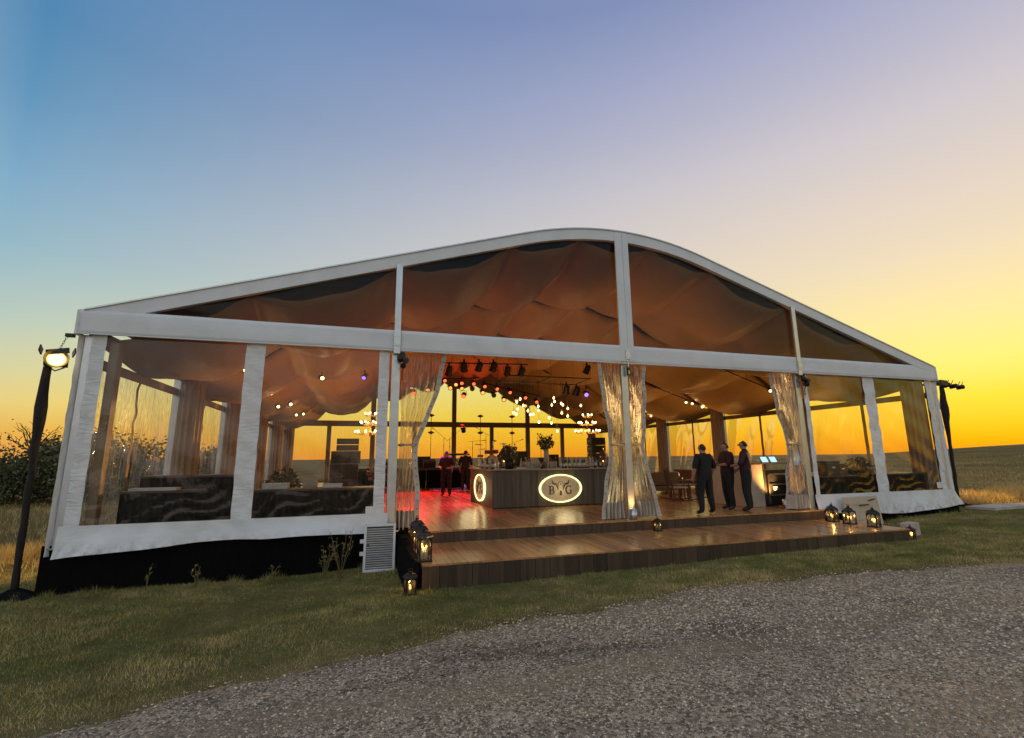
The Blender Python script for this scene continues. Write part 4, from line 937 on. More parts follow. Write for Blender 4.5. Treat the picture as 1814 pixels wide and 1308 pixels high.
for (x, y, z) in [(1.26, 4.66, 3.86), (1.62, 4.66, 3.95), (3.65, 4.66, 3.80), (1.53, 9.3, 3.88), (2.22, 9.3, 3.5), (1.8, 9.3, 3.4), (1.85, 14, 3.5), (2.15, 14, 3.55)]:
    track_spot((x, y, z), (.45, -1, -.35), 'lit ceiling spotlight on the %s rafter from the entrance, above the draped tables' % {4: 'first', 9: 'second', 14: 'third'}[int(y)], 'track lights above the draped tables, %s rafter' % {4: 'first', 9: 'second', 14: 'third'}[int(y)], 6)
for (x, y, z) in [(20.29, 4.66, 3.95), (20.72, 4.66, 3.79), (20.2, 9.3, 3.95), (20.77, 9.3, 3.8), (20.95, 14, 3.76), (20.45, 14, 3.9), (19.85, 9.3, 4.0)]:
    track_spot((x, y, z), (-.75, -1, -.35), 'lit ceiling spotlight on the %s rafter from the entrance, above the lounge' % {4: 'first', 9: 'second', 14: 'third'}[int(y)], 'track lights above the lounge, %s rafter' % {4: 'first', 9: 'second', 14: 'third'}[int(y)], 6)
def track_bar(y, x0, x1, label):
    t = thing('track_bar', label, 'truss', (x0, y, 0)); n = 8
    MB().tube([(i*(x1-x0)/n, 0, roof(x0+i*(x1-x0)/n)-.62) for i in range(n+1)], .022, 6).build('tube', 'black_metal', t)
    for i in range(1, n, 2): MB().tube([(i*(x1-x0)/n, 0, roof(x0+i*(x1-x0)/n)-.62), (i*(x1-x0)/n, 0, roof(x0+i*(x1-x0)/n)-.2)], .01, 5).build('hanger', 'black_metal', t)
for y, l in ((B, 'nearest'), (2*B, 'second'), (3*B, 'third')):
    pass
track_bar(B, 16.8, 20.6, 'black light pipe slung under the rafter above the standing men'); track_bar(2*B, 16.2, 20.6, 'black light pipe slung under the rafter above the lounge')
def uplight(x, y, e, label, aim=(0, 0, 1), c=(1, .47, .12), z=.004, ang=95, grp=None):
    t = thing('uplight_can', label, 'uplight', (x, y, z), group=grp)
    MB().lathe([(.075, 0), (.085, .01), (.085, .22), (.07, .22), (.07, .18), (.001, .18)], 16, cap=False).build('can', 'steel', t, True)
    MB().lathe([(.001, .185), (.068, .185)], 14, cap=False).build('lens', 'uplight_lens', t)
    light('SPOT', (0, 0, .25), e, c, t, .06, (aim[0]*2, aim[1]*2, .25+aim[2]*2), ang, .9)
uplight(11.0, -.05, 60, 'steel uplight can shining up the middle post', (0, .25, 1), ang=70)
uplight(5.95, .5, 300, 'steel uplight can at the foot of the curtain by the stacked lanterns', (.25, .9, 1), ang=75)
uplight(11.35, 1.2, 320, 'steel uplight can on the floor behind the middle curtain', (.3, .5, 1), ang=80)
uplight(16.2, .62, 280, 'steel uplight can behind the curtain beside the host counter', (-.35, .7, 1), ang=75)
for i, (sx, k) in enumerate([(0, 1), (0, 2), (0, 3), (0, 4), (1, 1), (1, 2), (1, 3), (1, 4)]):
    uplight(.95 if sx == 0 else W-.95, k*B, 260, ['steel uplight can at the foot of a cloth column on the furniture side', 'steel uplight can at the foot of a cloth column on the lounge side'][sx], (.5 if sx == 0 else -.5, -.25, 1), ang=85, grp=['uplights on the furniture side', 'uplights on the lounge side'][sx])
for x in (6.6, 9.6, 12.6, 15.8):
    uplight(x, 12.6, 95, 'steel uplight can on the floor along the front of the stage', (0, -.1, 1), (1, .30, .10) if x < 12 else (1, .5, .16), ang=130, grp='uplights along the stage front')

# ------------------------------------------------------------------ people
def person(name_label, loc, rz, joints, mats, hair=True, h=1.78):
    """one continuous skinned body; joints may override the standing pose (x right, y forward)"""
    J = dict(pel=(0, 0, .96), wst=(0, .005, 1.10), chs=(0, .0, 1.30), nkb=(0, -.01, 1.46), nck=(0, .0, 1.53), hed=(0, .02, 1.62), top=(0, .01, 1.71),
             shl=(-.18, -.01, 1.42), ell=(-.25, -.04, 1.15), wrl=(-.25, .05, .92), hal=(-.245, .08, .83), shr=(.18, -.01, 1.42), elr=(.25, -.04, 1.15), wrr=(.25, .05, .92), har=(.245, .08, .83),
             hil=(-.095, 0, .90), knl=(-.11, .02, .50), anl=(-.12, -.03, .09), tol=(-.135, .13, .035), hir=(.095, 0, .90), knr=(.11, .02, .50), anr=(.12, -.03, .09), tor=(.135, .13, .035))
    J.update(joints)
    Rr = dict(pel=(.175, .13), wst=(.17, .125), chs=(.19, .135), nkb=(.085, .075), nck=(.058, .06), hed=(.084, .102), top=(.066, .08), shl=(.085, .085), ell=(.058, .058), wrl=(.033, .033), hal=(.042, .024),
              shr=(.085, .085), elr=(.058, .058), wrr=(.033, .033), har=(.042, .024), hil=(.115, .118), knl=(.08, .085), anl=(.058, .062), tol=(.042, .03), hir=(.115, .118), knr=(.08, .085), anr=(.058, .062), tor=(.042, .03))
    E = [('pel', 'wst'), ('wst', 'chs'), ('chs', 'nkb'), ('nkb', 'nck'), ('nck', 'hed'), ('hed', 'top'), ('chs', 'shl'), ('shl', 'ell'), ('ell', 'wrl'), ('wrl', 'hal'), ('chs', 'shr'), ('shr', 'elr'), ('elr', 'wrr'), ('wrr', 'har'),
         ('pel', 'hil'), ('hil', 'knl'), ('knl', 'anl'), ('anl', 'tol'), ('pel', 'hir'), ('hir', 'knr'), ('knr', 'anr'), ('anr', 'tor')]
    keys = list(J); me = bpy.data.meshes.new('person'); me.from_pydata([J[k] for k in keys], [(keys.index(a), keys.index(b)) for a, b in E], [])
    tmp = bpy.data.objects.new('skin_tmp', me); COL.objects.link(tmp)
    tmp.modifiers.new('skin', 'SKIN'); sd = tmp.modifiers.new('sub', 'SUBSURF'); sd.levels = 2; sd.render_levels = 2
    if not me.skin_vertices: 
        bpy.context.view_layer.update()
    sv = me.skin_vertices[0].data
    for i, k in enumerate(keys): sv[i].radius = Rr[k]; sv[i].use_root = (k == 'pel')
    dg = bpy.context.evaluated_depsgraph_get(); ev = tmp.evaluated_get(dg); em = ev.to_mesh()
    V = [tuple(v.co) for v in em.vertices]; F = [tuple(p.vertices) for p in em.polygons]; ev.to_mesh_clear(); bpy.data.objects.remove(tmp)
    part = {('pel', 'wst'): 1, ('wst', 'chs'): 1, ('chs', 'nkb'): 1, ('nkb', 'nck'): 0, ('nck', 'hed'): 0, ('hed', 'top'): 0, ('chs', 'shl'): 1, ('shl', 'ell'): 1, ('ell', 'wrl'): 0, ('wrl', 'hal'): 0, ('chs', 'shr'): 1, ('shr', 'elr'): 1, ('elr', 'wrr'): 0, ('wrr', 'har'): 0,
            ('pel', 'hil'): 2, ('hil', 'knl'): 2, ('knl', 'anl'): 2, ('anl', 'tol'): 3, ('pel', 'hir'): 2, ('hir', 'knr'): 2, ('knr', 'anr'): 2, ('anr', 'tor'): 3}
    VA = np.array(V); A = np.array([J[a] for a, b in E]); Bq = np.array([J[b] for a, b in E]); pm = np.array([part[e] for e in E])
    mb = MB()
    FC = np.array([VA[list(f)].mean(0) for f in F]); d = Bq-A; tt = np.clip(((FC[:, None]-A)*d).sum(-1)/(d*d).sum(-1), 0, 1); dist = np.linalg.norm(FC[:, None]-(A+tt[..., None]*d), axis=-1)
    rad = np.array([(Rr[a][0]+Rr[b][0])/2 for a, b in E]); idx = (dist/rad).argmin(1); mi = pm[idx]
    mi = np.where((mi == 1) & (FC[:, 2] < J['pel'][2]+.04), 2, mi)
    hd_ = J['hed']; nb_ = J['nkb']; mi = np.where((FC[:, 2] > nb_[2]+.045) & (np.hypot(FC[:, 0]-nb_[0], FC[:, 1]-nb_[1]) < .16), 0, mi); mi = np.where((mi == 0) & (FC[:, 2] > hd_[2]-.03-.02*(FC[:, 1] < hd_[1]-.05)) & ((FC[:, 1] < hd_[1]-.02) | (FC[:, 2] > hd_[2]+.055)) & (np.abs(FC[:, 0]-hd_[0]) < .13), 4, mi)
    mb.v = V; mb.f = F; mb.mi = [int(q) for q in mi]
    # fingers: four and a thumb on each hand
    for w_, h_, s in (('wrl', 'hal', -1), ('wrr', 'har', 1)):
        wv, hv = Vector(J[w_]), Vector(J[h_]); dr = (hv-wv).normalized(); side = dr.cross(Vector((s, 0, 0)));  side = Vector((0, 1, 0)) if side.length < .1 else side.normalized(); inn = side.cross(dr)*s
        for k in range(4):
            b0 = hv+side*(.027-.018*k); ln = [.07, .078, .073, .058][k]
            mb.tube([b0-dr*.01, b0+dr*ln*.5, b0+dr*ln*.8+inn*.012, b0+dr*ln+inn*.028], [.0095, .009, .0085, .007], 6)
        tb = wv.lerp(hv, .55)+side*.03; mb.tube([tb, tb+side*.025+dr*.025, tb+side*.03+dr*.055+inn*.01], [.012, .011, .008], 6)
    # nose and ears
    hd = Vector(J['hed']); mb.tube([hd+Vector((0, .07, .03)), hd+Vector((0, .105, -.005)), hd+Vector((0, .085, -.015))], [.010, .017, .012], 6)
    for s in (-1, 1): mb.ball(hd+Vector((s*.082, -.005, .01)), .026, 7, 5, sx=.45, sy=.8, sz=1.2)
    o = mb.build('person', ['skin', mats[0], mats[1], 'shoes', 'hair'], smooth=True, loc=loc); o.rotation_euler = (0, 0, rz); o.scale = (h/1.76*1.13, h/1.76*1.1, h/1.76)
    tag(o, name_label, 'person')
    if hair:
        hb = MB(); c = hd+Vector((0, -.022, .032))
        hb.grid(lambda u, v: (c.x+.072*math.sin(PI*.48*v)*math.cos(2*PI*u), c.y+(.088*math.sin(PI*.48*v)*math.sin(2*PI*u))*(1 if math.sin(2*PI*u) < 0 else .5), c.z+.078*math.cos(PI*.48*v)-.075*v*max(0, -math.sin(2*PI*u))), 24, 8)
        hb.build('hair', 'hair', o, True, solid=.006)
    return o
# three men by the host counter
person('man in black shirt with rolled sleeves and back to the entrance, hands at his sides', (13.2, .14, .002), R_(8), dict(ell=(-.30, -.03, 1.17), wrl=(-.30, .04, .93), hal=(-.29, .07, .84), elr=(.30, -.03, 1.17), wrr=(.29, .07, .94), har=(.28, .11, .86),
       knl=(-.14, .02, .5), anl=(-.17, -.03, .09), tol=(-.2, .12, .035), knr=(.14, .02, .5), anr=(.16, -.03, .09), tor=(.2, .12, .035)), ('shirt_black', 'trousers'), h=1.76)
person('man in maroon shirt turned sideways with his forearms folded across his chest', (14.42, .72, .002), R_(75), dict(ell=(-.24, .06, 1.17), wrl=(-.05, .22, 1.14), hal=(.04, .24, 1.15), elr=(.24, .06, 1.17), wrr=(.06, .25, 1.19), har=(-.03, .26, 1.2),
       tol=(-.15, .12, .035), hed=(.0, .03, 1.62)), ('shirt_maroon', 'trousers'), h=1.82)
person('tallest man in dark maroon shirt beside the beige counter end, looking aside', (14.62, .26, .002), R_(38), dict(ell=(-.27, .05, 1.16), wrl=(-.14, .26, 1.10), hal=(-.07, .30, 1.10), elr=(.24, .02, 1.16), wrr=(.18, .2, 1.0), har=(.14, .27, .98)), ('shirt_maroon', 'trousers'), h=1.85)
person('man in purple stage light with his back to the entrance near the stage', (8.55, 11.6, .002), R_(5), dict(wrl=(-.2, -.12, .98), ell=(-.3, -.12, 1.17), hal=(-.12, -.15, .99)), ('shirt_purple', 'trousers'), h=1.78)
person('man in dark clothes standing beside the bar corner facing the stage', (9.35, 11.2, .002), R_(-30), dict(), ('shirt_black', 'trousers'), h=1.8)
person('bartender in dark clothes bending behind the bar bottles', (8.05, 8.6, .002), R_(160), dict(hed=(0, .09, 1.58), top=(0, .10, 1.67), nck=(0, .05, 1.51), wrl=(-.15, .3, 1.08), hal=(-.12, .38, 1.08), wrr=(.15, .3, 1.08), har=(.12, .38, 1.08)), ('shirt_maroon', 'trousers'), h=1.72)
def stage_violet():
    t = thing('wash_light', 'violet wash light aimed at the back of the man near the stage', 'spotlight', (7.6, 9.6, 4.6))
    d = (Vector((8.5, 11.6, 1.2))-Vector((7.6, 9.6, 4.6))).normalized(); b = MB().lathe([(.06, -.2), (.12, -.16), (.13, .12), (.12, .12)], 14).build('housing', 'black_metal', t, True); b.rotation_euler = d.to_track_quat('Z', 'Y').to_euler()
    MB().lathe([(.001, .123), (.125, .123)], 14, cap=False).build('lens', 'violet_lens', b); MB().tube([(-.15, 0, 0), (-.15, 0, .25), (.15, 0, .25), (.15, 0, 0)], .012, 5).build('yoke', 'black_metal', t)
    light('SPOT', d*.16, 1500, (.30, .06, 1), t, .05, d*2, 20, .5)
stage_violet()

# ------------------------------------------------------------------ furniture inside
def host_counter():
    t = thing('host_counter', 'host counter with a beige end panel and black open cabinet', 'counter', (15.3, .95, 0))
    MB().box(0, .55, 0, 1.5, .001, 1.18).build('end_panel', 'beige_board', t, bevel=.01)
    MB().box(.56, 1.5, .05, .1, .02, 1.02).build('cabinet_frame', 'black_plastic', t)
    MB().box(.56, 1.5, .1, .75, .02, 1.02).build('cabinet', 'black_plastic', t)
    for z in (.3, .6): MB().box(.75, 1.45, .0, .048, z, z+.025).build('shelf', 'steel', t)
    MB().box(.72, .75, .0, .048, .06, .9).build('door_trim', 'steel', t); MB().box(.72, 1.46, .0, .048, .88, .91).build('door_trim', 'steel', t)
    MB().box(.9, 1.05, .01, .047, .45, .55).build('price_card', 'paper', t)
    MB().box(-.02, 1.55, -.03, .8, 1.19, 1.22).build('counter_top', 'dark_oak', t)
host_counter()
def tablet(loc, rz, label):
    t = thing('tablet_screen', label, 'tablet', loc, rz)
    q = Matrix.Rotation(R_(-28), 4, 'X')
    MB().box(-.14, .14, 0, .012, 0, .2, M4=q).build('case', 'screen_frame', t); MB().box(-.125, .125, -.002, -.0005, .015, .185, M4=q).build('display', 'screen', t); MB().box(-.03, .03, .0, .16, 0, .012).build('foot', 'screen_frame', t)
tablet((16.1, 1.05, 1.222), .1, 'glowing tablet on the host counter, next to the beige end panel'); tablet((16.45, 1.08, 1.222), .1, 'glowing tablet on the host counter, next to the tied curtain')
def sofa(loc, rz, label, w=1.9, mat='brown_leather', group=None):
    t = thing('sofa', label, 'sofa', loc, rz, group)
    MB().box(-w/2, w/2, -.42, .42, .12, .3).build('base', mat, t, bevel=.03)
    for s in (-1, 1): MB().box(s*w/2-.18*(s > 0), s*w/2+.18*(s < 0), -.44, .44, .121, .62).build('arm', mat, t, bevel=.05)
    MB().box(-w/2+.185, w/2-.185, .2, .44, .301, .82).build('backrest', mat, t, bevel=.06)
    n = 2
    for i in range(n): q = (w-.38)/n; MB().box(-w/2+.19+i*q+.005, -w/2+.19+(i+1)*q-.005, -.43, .19, .302, .46).build('cushion', mat, t, bevel=.04)
    for x in (-w/2+.1, w/2-.1):
        for y in (-.35, .35): MB().box(x-.03, x+.03, y-.03, y+.03, 0, .119).build('leg', 'dark_oak', t)
sofa((16.2, 6.6, 0), R_(195), 'brown leather sofa beyond the middle curtain with its back to the entrance'); sofa((19.6, 9.0, 0), R_(90), 'brown leather sofa against the lounge side wall')
def rocking_chair(loc, rz, label):
    t = thing('rocking_chair', label, 'chair', loc, rz)
    MB().box(-.27, .27, -.25, .25, .40, .44).build('seat', 'cream_cloth', t, bevel=.01)
    for s in (-1, 1):
        MB().tube([(s*.27, -.5, .07), (s*.27, -.2, .015), (s*.27, .2, .015), (s*.27, .6, .10)], .02, 6).build('rocker', 'chair_wood', t)
        MB().bar((s*.27, -.25, .02), (s*.27, -.22, .64), .04).build('front_leg', 'chair_wood', t); MB().bar((s*.27, .22, .02), (s*.27, .42, 1.05), .04).build('back_post', 'chair_wood', t)
        MB().bar((s*.29, -.32, .65), (s*.29, .34, .62), .07, .03).build('arm', 'chair_wood', t)
    for i in range(6): MB().bar((-.2+.08*i, .24, .44), (-.2+.08*i, .40, 1.0), .035, .015).build('slat', 'chair_wood', t)
    MB().bar((-.27, .41, 1.02), (.27, .41, 1.02), .03, .09).build('top_rail', 'chair_wood', t)
rocking_chair((14.95, 3.6, .001), R_(70), 'wooden rocking chair behind the man with his hands at his sides'); rocking_chair((16.5, 3.9, .001), R_(-60), 'wooden rocking chair facing the other rocking chair across the low table')
def low_table(loc, w, d, h, label, mat='chair_wood'):
    t = thing('low_table', label, 'table', loc); MB().box(-w/2, w/2, -d/2, d/2, h-.04, h).build('table_top', mat, t, bevel=.008)
    for x in (-w/2+.06, w/2-.06):
        for y in (-d/2+.06, d/2-.06): MB().box(x-.025, x+.025, y-.025, y+.025, 0, h-.041).build('leg', mat, t)
low_table((15.75, 4.4, .001), .9, .6, .45, 'low wooden table between the two rocking chairs'); low_table((16.6, 5.3, .001), .5, .5, .55, 'small side table in front of the leather sofa')
def draped_table(loc, w, d, h, label, top='dark_oak'):
    t = thing('draped_table', label, 'table', loc)
    MB().box(-w/2, w/2, -d/2, d/2, h-.04, h).build('table_top', top, t, bevel=.006)
    P = lambda s: (-w/2+.01+s*(w-.02), -d/2+.01) 
    MB().grid(lambda u, v: (-w/2+.01+(w-.02)*u, -d/2+.02+.015*math.sin(u*60), .004+(h-.05)*v), 80, 2).build('front_drape', 'black_cloth', t, True)
    MB().grid(lambda u, v: (-w/2+.01+(w-.02)*u, d/2-.02+.015*math.sin(u*60), .004+(h-.05)*v), 80, 2).build('back_drape', 'black_cloth', t, True)
    for s in (-1, 1): MB().grid(lambda u, v: (s*(w/2-.02)+.01*math.sin(u*30), -d/2+.03+(d-.06)*u, .004+(h-.05)*v), 20, 2).build('side_drape', 'black_cloth', t, True)
    return t
draped_table((1.45, 2.3, .001), 2.0, .8, 1.12, 'tall black-draped dark table inside the clear wall by the tent corner')
draped_table((1.15, 1.25, .001), 1.3, .6, .86, 'low black-draped table close to the corner clear window')
draped_table((3.95, 1.35, .001), 2.5, .7, .82, 'long black-draped table behind the clear window next to the entrance')
draped_table((17.95, .95, .001), 2.3, .7, .82, 'long black-draped table behind the clear wall beside the host counter'); draped_table((20.45, .58, .001), 2.2, .6, .86, 'black-draped table inside the clear wall at the far corner')
def box_thing(loc, w, d, h, label, mat, rz=0, cat='box'):
    t = thing('storage_box', label, cat, loc, rz); MB().box(-w/2, w/2, -d/2, d/2, 0, h*.82).build('body', mat, t, bevel=.008); MB().box(-w/2-.008, w/2+.008, -d/2-.008, d/2+.008, h*.825, h).build('lid', mat, t, bevel=.006)
    for s in (-1, 1): MB().box(-.06, .06, s*d/2-.006, s*d/2+.006, h*.5, h*.6).build('handle', 'steel', t)
box_thing((3.15, 1.4, .822), .5, .3, .12, 'flat grey box on the table near the wrinkled canvas strip', 'white_paint'); box_thing((4.3, 1.45, .822), .4, .3, .08, 'shallow pale box on the long table by the entrance', 'paper')
box_thing((1.0, 1.2, .862), .8, .3, .05, 'flat pale tray box on the low corner table', 'paper'); box_thing((3.72, 2.6, .001), .32, .3, .98, 'tall pale crate standing behind the long table', 'beige_board', cat='crate')
box_thing((18.3, .95, .822), .5, .4, .42, 'black equipment case on the table beside the host counter', 'black_plastic', cat='case'); box_thing((18.8, 1.0, .822), .32, .3, .34, 'small brown case on the table beside the black equipment case', 'brown_leather', cat='case')
box_thing((17.5, .9, .822), .35, .3, .10, 'low pale box on the table nearest the host counter', 'paper')
for i in range(10):
    x, y, z = (16.95+.09*i, .85+.05*(i % 3), .822) if i < 6 else (19.5+.13*i-.7, .6, .862)
    t = thing('drinking_glass', 'clear stemmed glass on a black-draped table behind the clear wall', 'glass', (x, y, z), group='glasses on the draped tables')
    MB().lathe([(.035, 0), (.005, .01), (.005, .08), (.035, .12), (.03, .19), (.028, .19), (.003, .085)], 10).build('bowl', 'bottle_clear', t, True)
t = thing('potted_plant', 'dark leafy potted plant behind the corner clear window', 'plant', (20.2, 1.4, .001)); MB().lathe([(.16, 0), (.22, .4), (.2, .4), (.15, .1)], 16).build('pot', 'dark_oak', t, True); foliage(t, (0, 0, .85), .5, 500, ['leaf_dark', 'leaf_dry'], .14)
t = thing('potted_plant', 'dark leafy potted plant beside the speaker stack', 'plant', (5.6, 8.6, .001)); MB().lathe([(.16, 0), (.22, .4), (.2, .4), (.15, .1)], 16).build('pot', 'dark_oak', t, True); foliage(t, (0, 0, .95), .5, 500, ['leaf_dark', 'leaf_dry'], .14)
t = thing('potted_plant', 'bushy potted plant beside the tall pale crate', 'plant', (2.9, 4.2, .001)); MB().lathe([(.16, 0), (.22, .4), (.2, .4), (.15, .1)], 16).build('pot', 'dark_oak', t, True); foliage(t, (0, 0, .8), .45, 450, ['leaf_dark', 'leaf_dry'], .14)

# ------------------------------------------------------------------ lanterns on the steps
def lantern(loc, h, label, rz=0, w=None, lit=2, e=2.2):
    w = w or h*.40
    t = thing('candle_lantern', label, 'lantern', loc, rz); q = w/2; zt = h*.68
    MB().box(-q-.01, q+.01, -q-.01, q+.01, 0, .022).build('base', 'black_metal', t)
    for x in (-q+.01, q-.01):
        for y in (-q+.01, q-.01): MB().box(x-.011, x+.011, y-.011, y+.011, .0225, zt).build('post', 'black_metal', t)
    for k in range(4):   # arched tops of the four sides
        M4 = Matrix.Rotation(k*PI/2, 4, 'Z'); n = 8; a = q-.022
        arch = [(a*math.cos(PI*i/n), zt-.085+.07*math.sin(PI*i/n)*1.0) for i in range(n+1)]; mb = MB()
        for (x0, z0), (x1, z1) in zip(arch, arch[1:]):
            mb.add([M4 @ Vector(p) for p in [(x0, -q+.002, z0), (x1, -q+.002, z1), (x1, -q+.002, zt), (x0, -q+.002, zt), (x0, -q+.014, z0), (x1, -q+.014, z1), (x1, -q+.014, zt), (x0, -q+.014, zt)]], [(0, 1, 2, 3), (7, 6, 5, 4), (0, 4, 5, 1), (1, 5, 6, 2), (2, 6, 7, 3), (3, 7, 4, 0)])
        mb.build('arch', 'black_metal', t)
        MB().box(-a, a, -q+.016, -q+.018, .03, zt, M4=M4).build('pane', 'glass', t)
    MB().lathe([(q*1.5, zt+.001), (q*1.42, zt+.02), (q*.9, zt+h*.14), (q*.35, zt+h*.17), (q*.35, zt+h*.21), (q*.5, zt+h*.22), (.01, zt+h*.25)], 4 if w > .17 else 8).build('roof', 'black_metal', t)
    MB().tube([(.03*math.cos(2*PI*k/12), 0, zt+h*.27+.03*math.sin(2*PI*k/12)) for k in range(13)], .005, 5, False).build('ring', 'black_metal', t)
    for i in range(lit):
        x = (-.03+.06*i)*(w/.2) if lit > 1 else 0; ch = h*(.2+.07*((i*3+int(h*100)) % 3))
        MB().lathe([(w*.13, .023), (w*.13, .02+ch)], 12, (x, .01*(-1)**i, 0)).build('candle', 'wax', t, True); MB().ball((x, .01*(-1)**i, .04+ch), .011, 8, 6, sz=2).build('flame', 'flame', t, True)
    light('POINT', (0, 0, zt*.62), e, (1, .5, .14), t, .02)
D0, F0 = -.239, .001
lantern((5.86+.1, -1.78, D0), .56, 'tall black lantern with an amber candle at the front corner of the step', .1, .21)
lantern((5.98, -1.02, D0), .56, 'tall black lantern in the middle of the row on the step edge', -.1, .20)
lantern((5.98, -.42, D0), .58, 'tall black lantern against the riser below the tied curtain', .15, .21)
lantern((5.70, -2.22, float(gnd(5.7, -2.22))), .36, 'small black lantern standing in the grass at the step corner', .1, .16, 1)
lantern((11.42, -.36, D0), .31, 'small black lantern below the middle post on the step', .2, .13, 1, .7)
lantern((16.50, -.42, D0), .34, 'small slim glass lantern beside the taller lantern under the clear wall', 0, .13, 1)
lantern((16.42, -.58, D0), .46, 'black arched lantern next to the slim glass lantern', .15, .2)
lantern((16.38, -1.06, D0), .46, 'black arched lantern in front of the beige panel', -.1, .2)
lantern((16.42, -1.62, D0), .46, 'black arched lantern at the outer corner of the step', .2, .2)
lantern((17.08, -1.95, float(gnd(17.08, -1.95))), .31, 'small black lantern in the grass beside the pale box', .3, .15, 2)
def leaning_board():
    t = thing('beige_panel', 'beige board leaning against the tent hem behind the lanterns', 'panel', (17.2, -.42, float(gnd(17.5, -.4))), R_(3)); t.rotation_euler = (R_(-7), 0, R_(3))
    MB().box(0, 1.3, 0, .05, .02, .78).build('board', 'beige_board', t, bevel=.008)
    for z in (.18, .58): MB().box(.03, 1.27, -.014, -.001, z, z+.06).build('batten', 'beige_board', t)
    MB().bar((.5, -.03, .55), (.85, -.03, .56), .025).build('latch', 'black_metal', t); MB().bar((.9, -.03, .66), (1.15, -.03, .70), .025).build('latch', 'black_metal', t)
leaning_board()
t = thing('wedge_block', 'pale wooden wedge block lying in the grass by the step corner', 'block', (17.45, -1.72, float(gnd(17.45, -1.72))-.005), .25); MB().prism([(-.25, 0), (.25, 0), (.22, .3), (-.25, .3)], -.1, .12).build('body', 'concrete', t, bevel=.01)
MB().prism([(-.22, .301), (.19, .301), (.19, .312), (-.22, .312)], -.08, .1).build('cap', 'cream_cloth', t)
def louver():
    gz0 = float(gnd(5.25, -.5)); t = thing('louvred_panel', 'white louvred vent panel standing against the tent hem beside the step', 'vent panel', (5.0, -.42, gz0)); t.rotation_euler = (R_(-5), 0, R_(-2)); H = .86; w = .58
    for x in (0, w-.045): MB().box(x, x+.045, 0, .05, 0, H).build('stile', 'white_paint', t, bevel=.004)
    for z in (.0, H-.05): MB().box(.046, w-.046, .002, .048, z, z+.05).build('rail', 'white_paint', t, bevel=.004)
    MB().box(.046, w-.046, .04, .048, .05, H-.05).build('backing', 'black_plastic', t)
    n = 18
    for i in range(n):
        z = .065+i*(H-.13)/n; MB().bar((.047, .02, z+.012), (w-.047, .02, z+.012), .03, .006, up=(0, .75, .66)).build('slat', 'white_paint', t)
    for z in (.3, .52, .74): MB().box(-.07, -.001, .0, .04, z, z+.07).build('hinge', 'white_paint', t, bevel=.004)
    MB().ball((.08, -.005, .48), .018, 8, 6).build('knob', 'black_metal', t, True)
louver()
def steps_side():
    t = thing('side_ramp_cover', 'black cloth cover sloping down at the side of the entrance step', 'cover', (5.62, -.1, 0))
    g0 = float(gnd(5.6, -1.5))
    MB().add([(0, 0, -.04), (.24, 0, -.04), (.24, -1.95, -.30), (0, -1.2, g0+.02), (0, 0, g0), (.24, 0, g0), (.24, -1.95, g0), (0, -1.95, g0)], [(0, 1, 2, 3), (0, 3, 7, 4), (2, 6, 7, 3), (1, 5, 6, 2), (0, 4, 5, 1)]).build('cloth', 'black_skirt', t)
    MB().box(.05, .19, -.6, -.05, -.039, -.03).build('fold', 'black_skirt', t)
steps_side()

# ------------------------------------------------------------------ floodlight poles
def pole(loc, top, label, bulge, head_dx):
    t = thing('floodlight_pole', label, 'light pole', loc); a = Vector((0, 0, 0)); b = Vector(top)
    n = 16
    MB().tube([a.lerp(b, i/n) for i in range(n+1)], .04, 8).build('mast', 'black_metal', t)
    MB().tube([a.lerp(b, i/n)+Vector((.006*math.sin(i*1.7), .006*math.cos(i*2.3), 0)) for i in range(n+1)], [.05+bulge*math.exp(-((i/n-.80)/.14)**2)+.004*math.sin(i*2.1) for i in range(n+1)], 12).build('cloth_wrap', 'pole_wrap', t, True)
    f = bpy.data.objects.new('weight_cover', MB().grid(lambda u, v: ((.45*v)*math.cos(2*PI*u)*(1+.12*math.sin(u*31)), .38*v*math.sin(2*PI*u)*(1+.12*math.sin(u*23)), .2*(1-v)**1.1-.03+.03*math.sin(u*19+v*5)*v), 40, 8).mesh('weight_cover', 'black_cloth', True)); COL.objects.link(f); f.parent = t
    # lamp head
    hd = bpy.data.objects.new('lamp_head', MB().box(-.16, .16, -.11, .07, -.08, .1).mesh('lamp_head', 'black_metal')); COL.objects.link(hd); hd.parent = t; hd.location = b+Vector((head_dx*.12, 0, .1))
    return t, hd
gl0 = float(gnd(-.42, .12))
t, hd = pole((-.42, .12, gl0), (-.10, .05, 3.83), 'black cloth-wrapped pole with a lit floodlight at the tent corner', .035, 1)
hd.rotation_euler = (R_(-8), 0, R_(25))
MB().ball((0, -.11, .01), .125, 14, 8, sy=.4).build('lens', 'flood_lens', hd, True)
MB().lathe([(.12, 0), (.17, .05), (.165, .05), (.115, 0)], 18, cap=False).build('reflector', 'brass', hd, True, loc=(0, -.115, .01)).rotation_euler = (R_(90), 0, 0); 
for x in (-.2, .2): MB().bar((x, -.1, .12), (x*1.15, -.22, .17), .02, .12).build('barn_door', 'black_metal', hd)
MB().bar((-.15, -.1, .12), (.15, -.2, .17), .02, .1).build('barn_door', 'black_metal', hd)
MB().tube([(-.1, 0, -.1), (.0, .02, -.17), (.12, .0, -.1)], .012, 6).build('yoke', 'black_metal', hd)
light('SPOT', (0, -.14, .01), 55, (1, .72, .38), hd, .1, (.4, -2, -.55), 130, .8)
light('SPOT', (-.2, .1, .0), 700, (1, .62, .2), hd, .08, (.3, 4.2, -3.9), 50, .6)
gr0 = float(gnd(23.62, .85))
t, hd = pole((23.62, .85, gr0), (.16, .0, 3.95), 'black cloth-wrapped pole with floodlights turned away across the prairie', .06, 0)
hd.rotation_euler = (0, R_(4), 0)
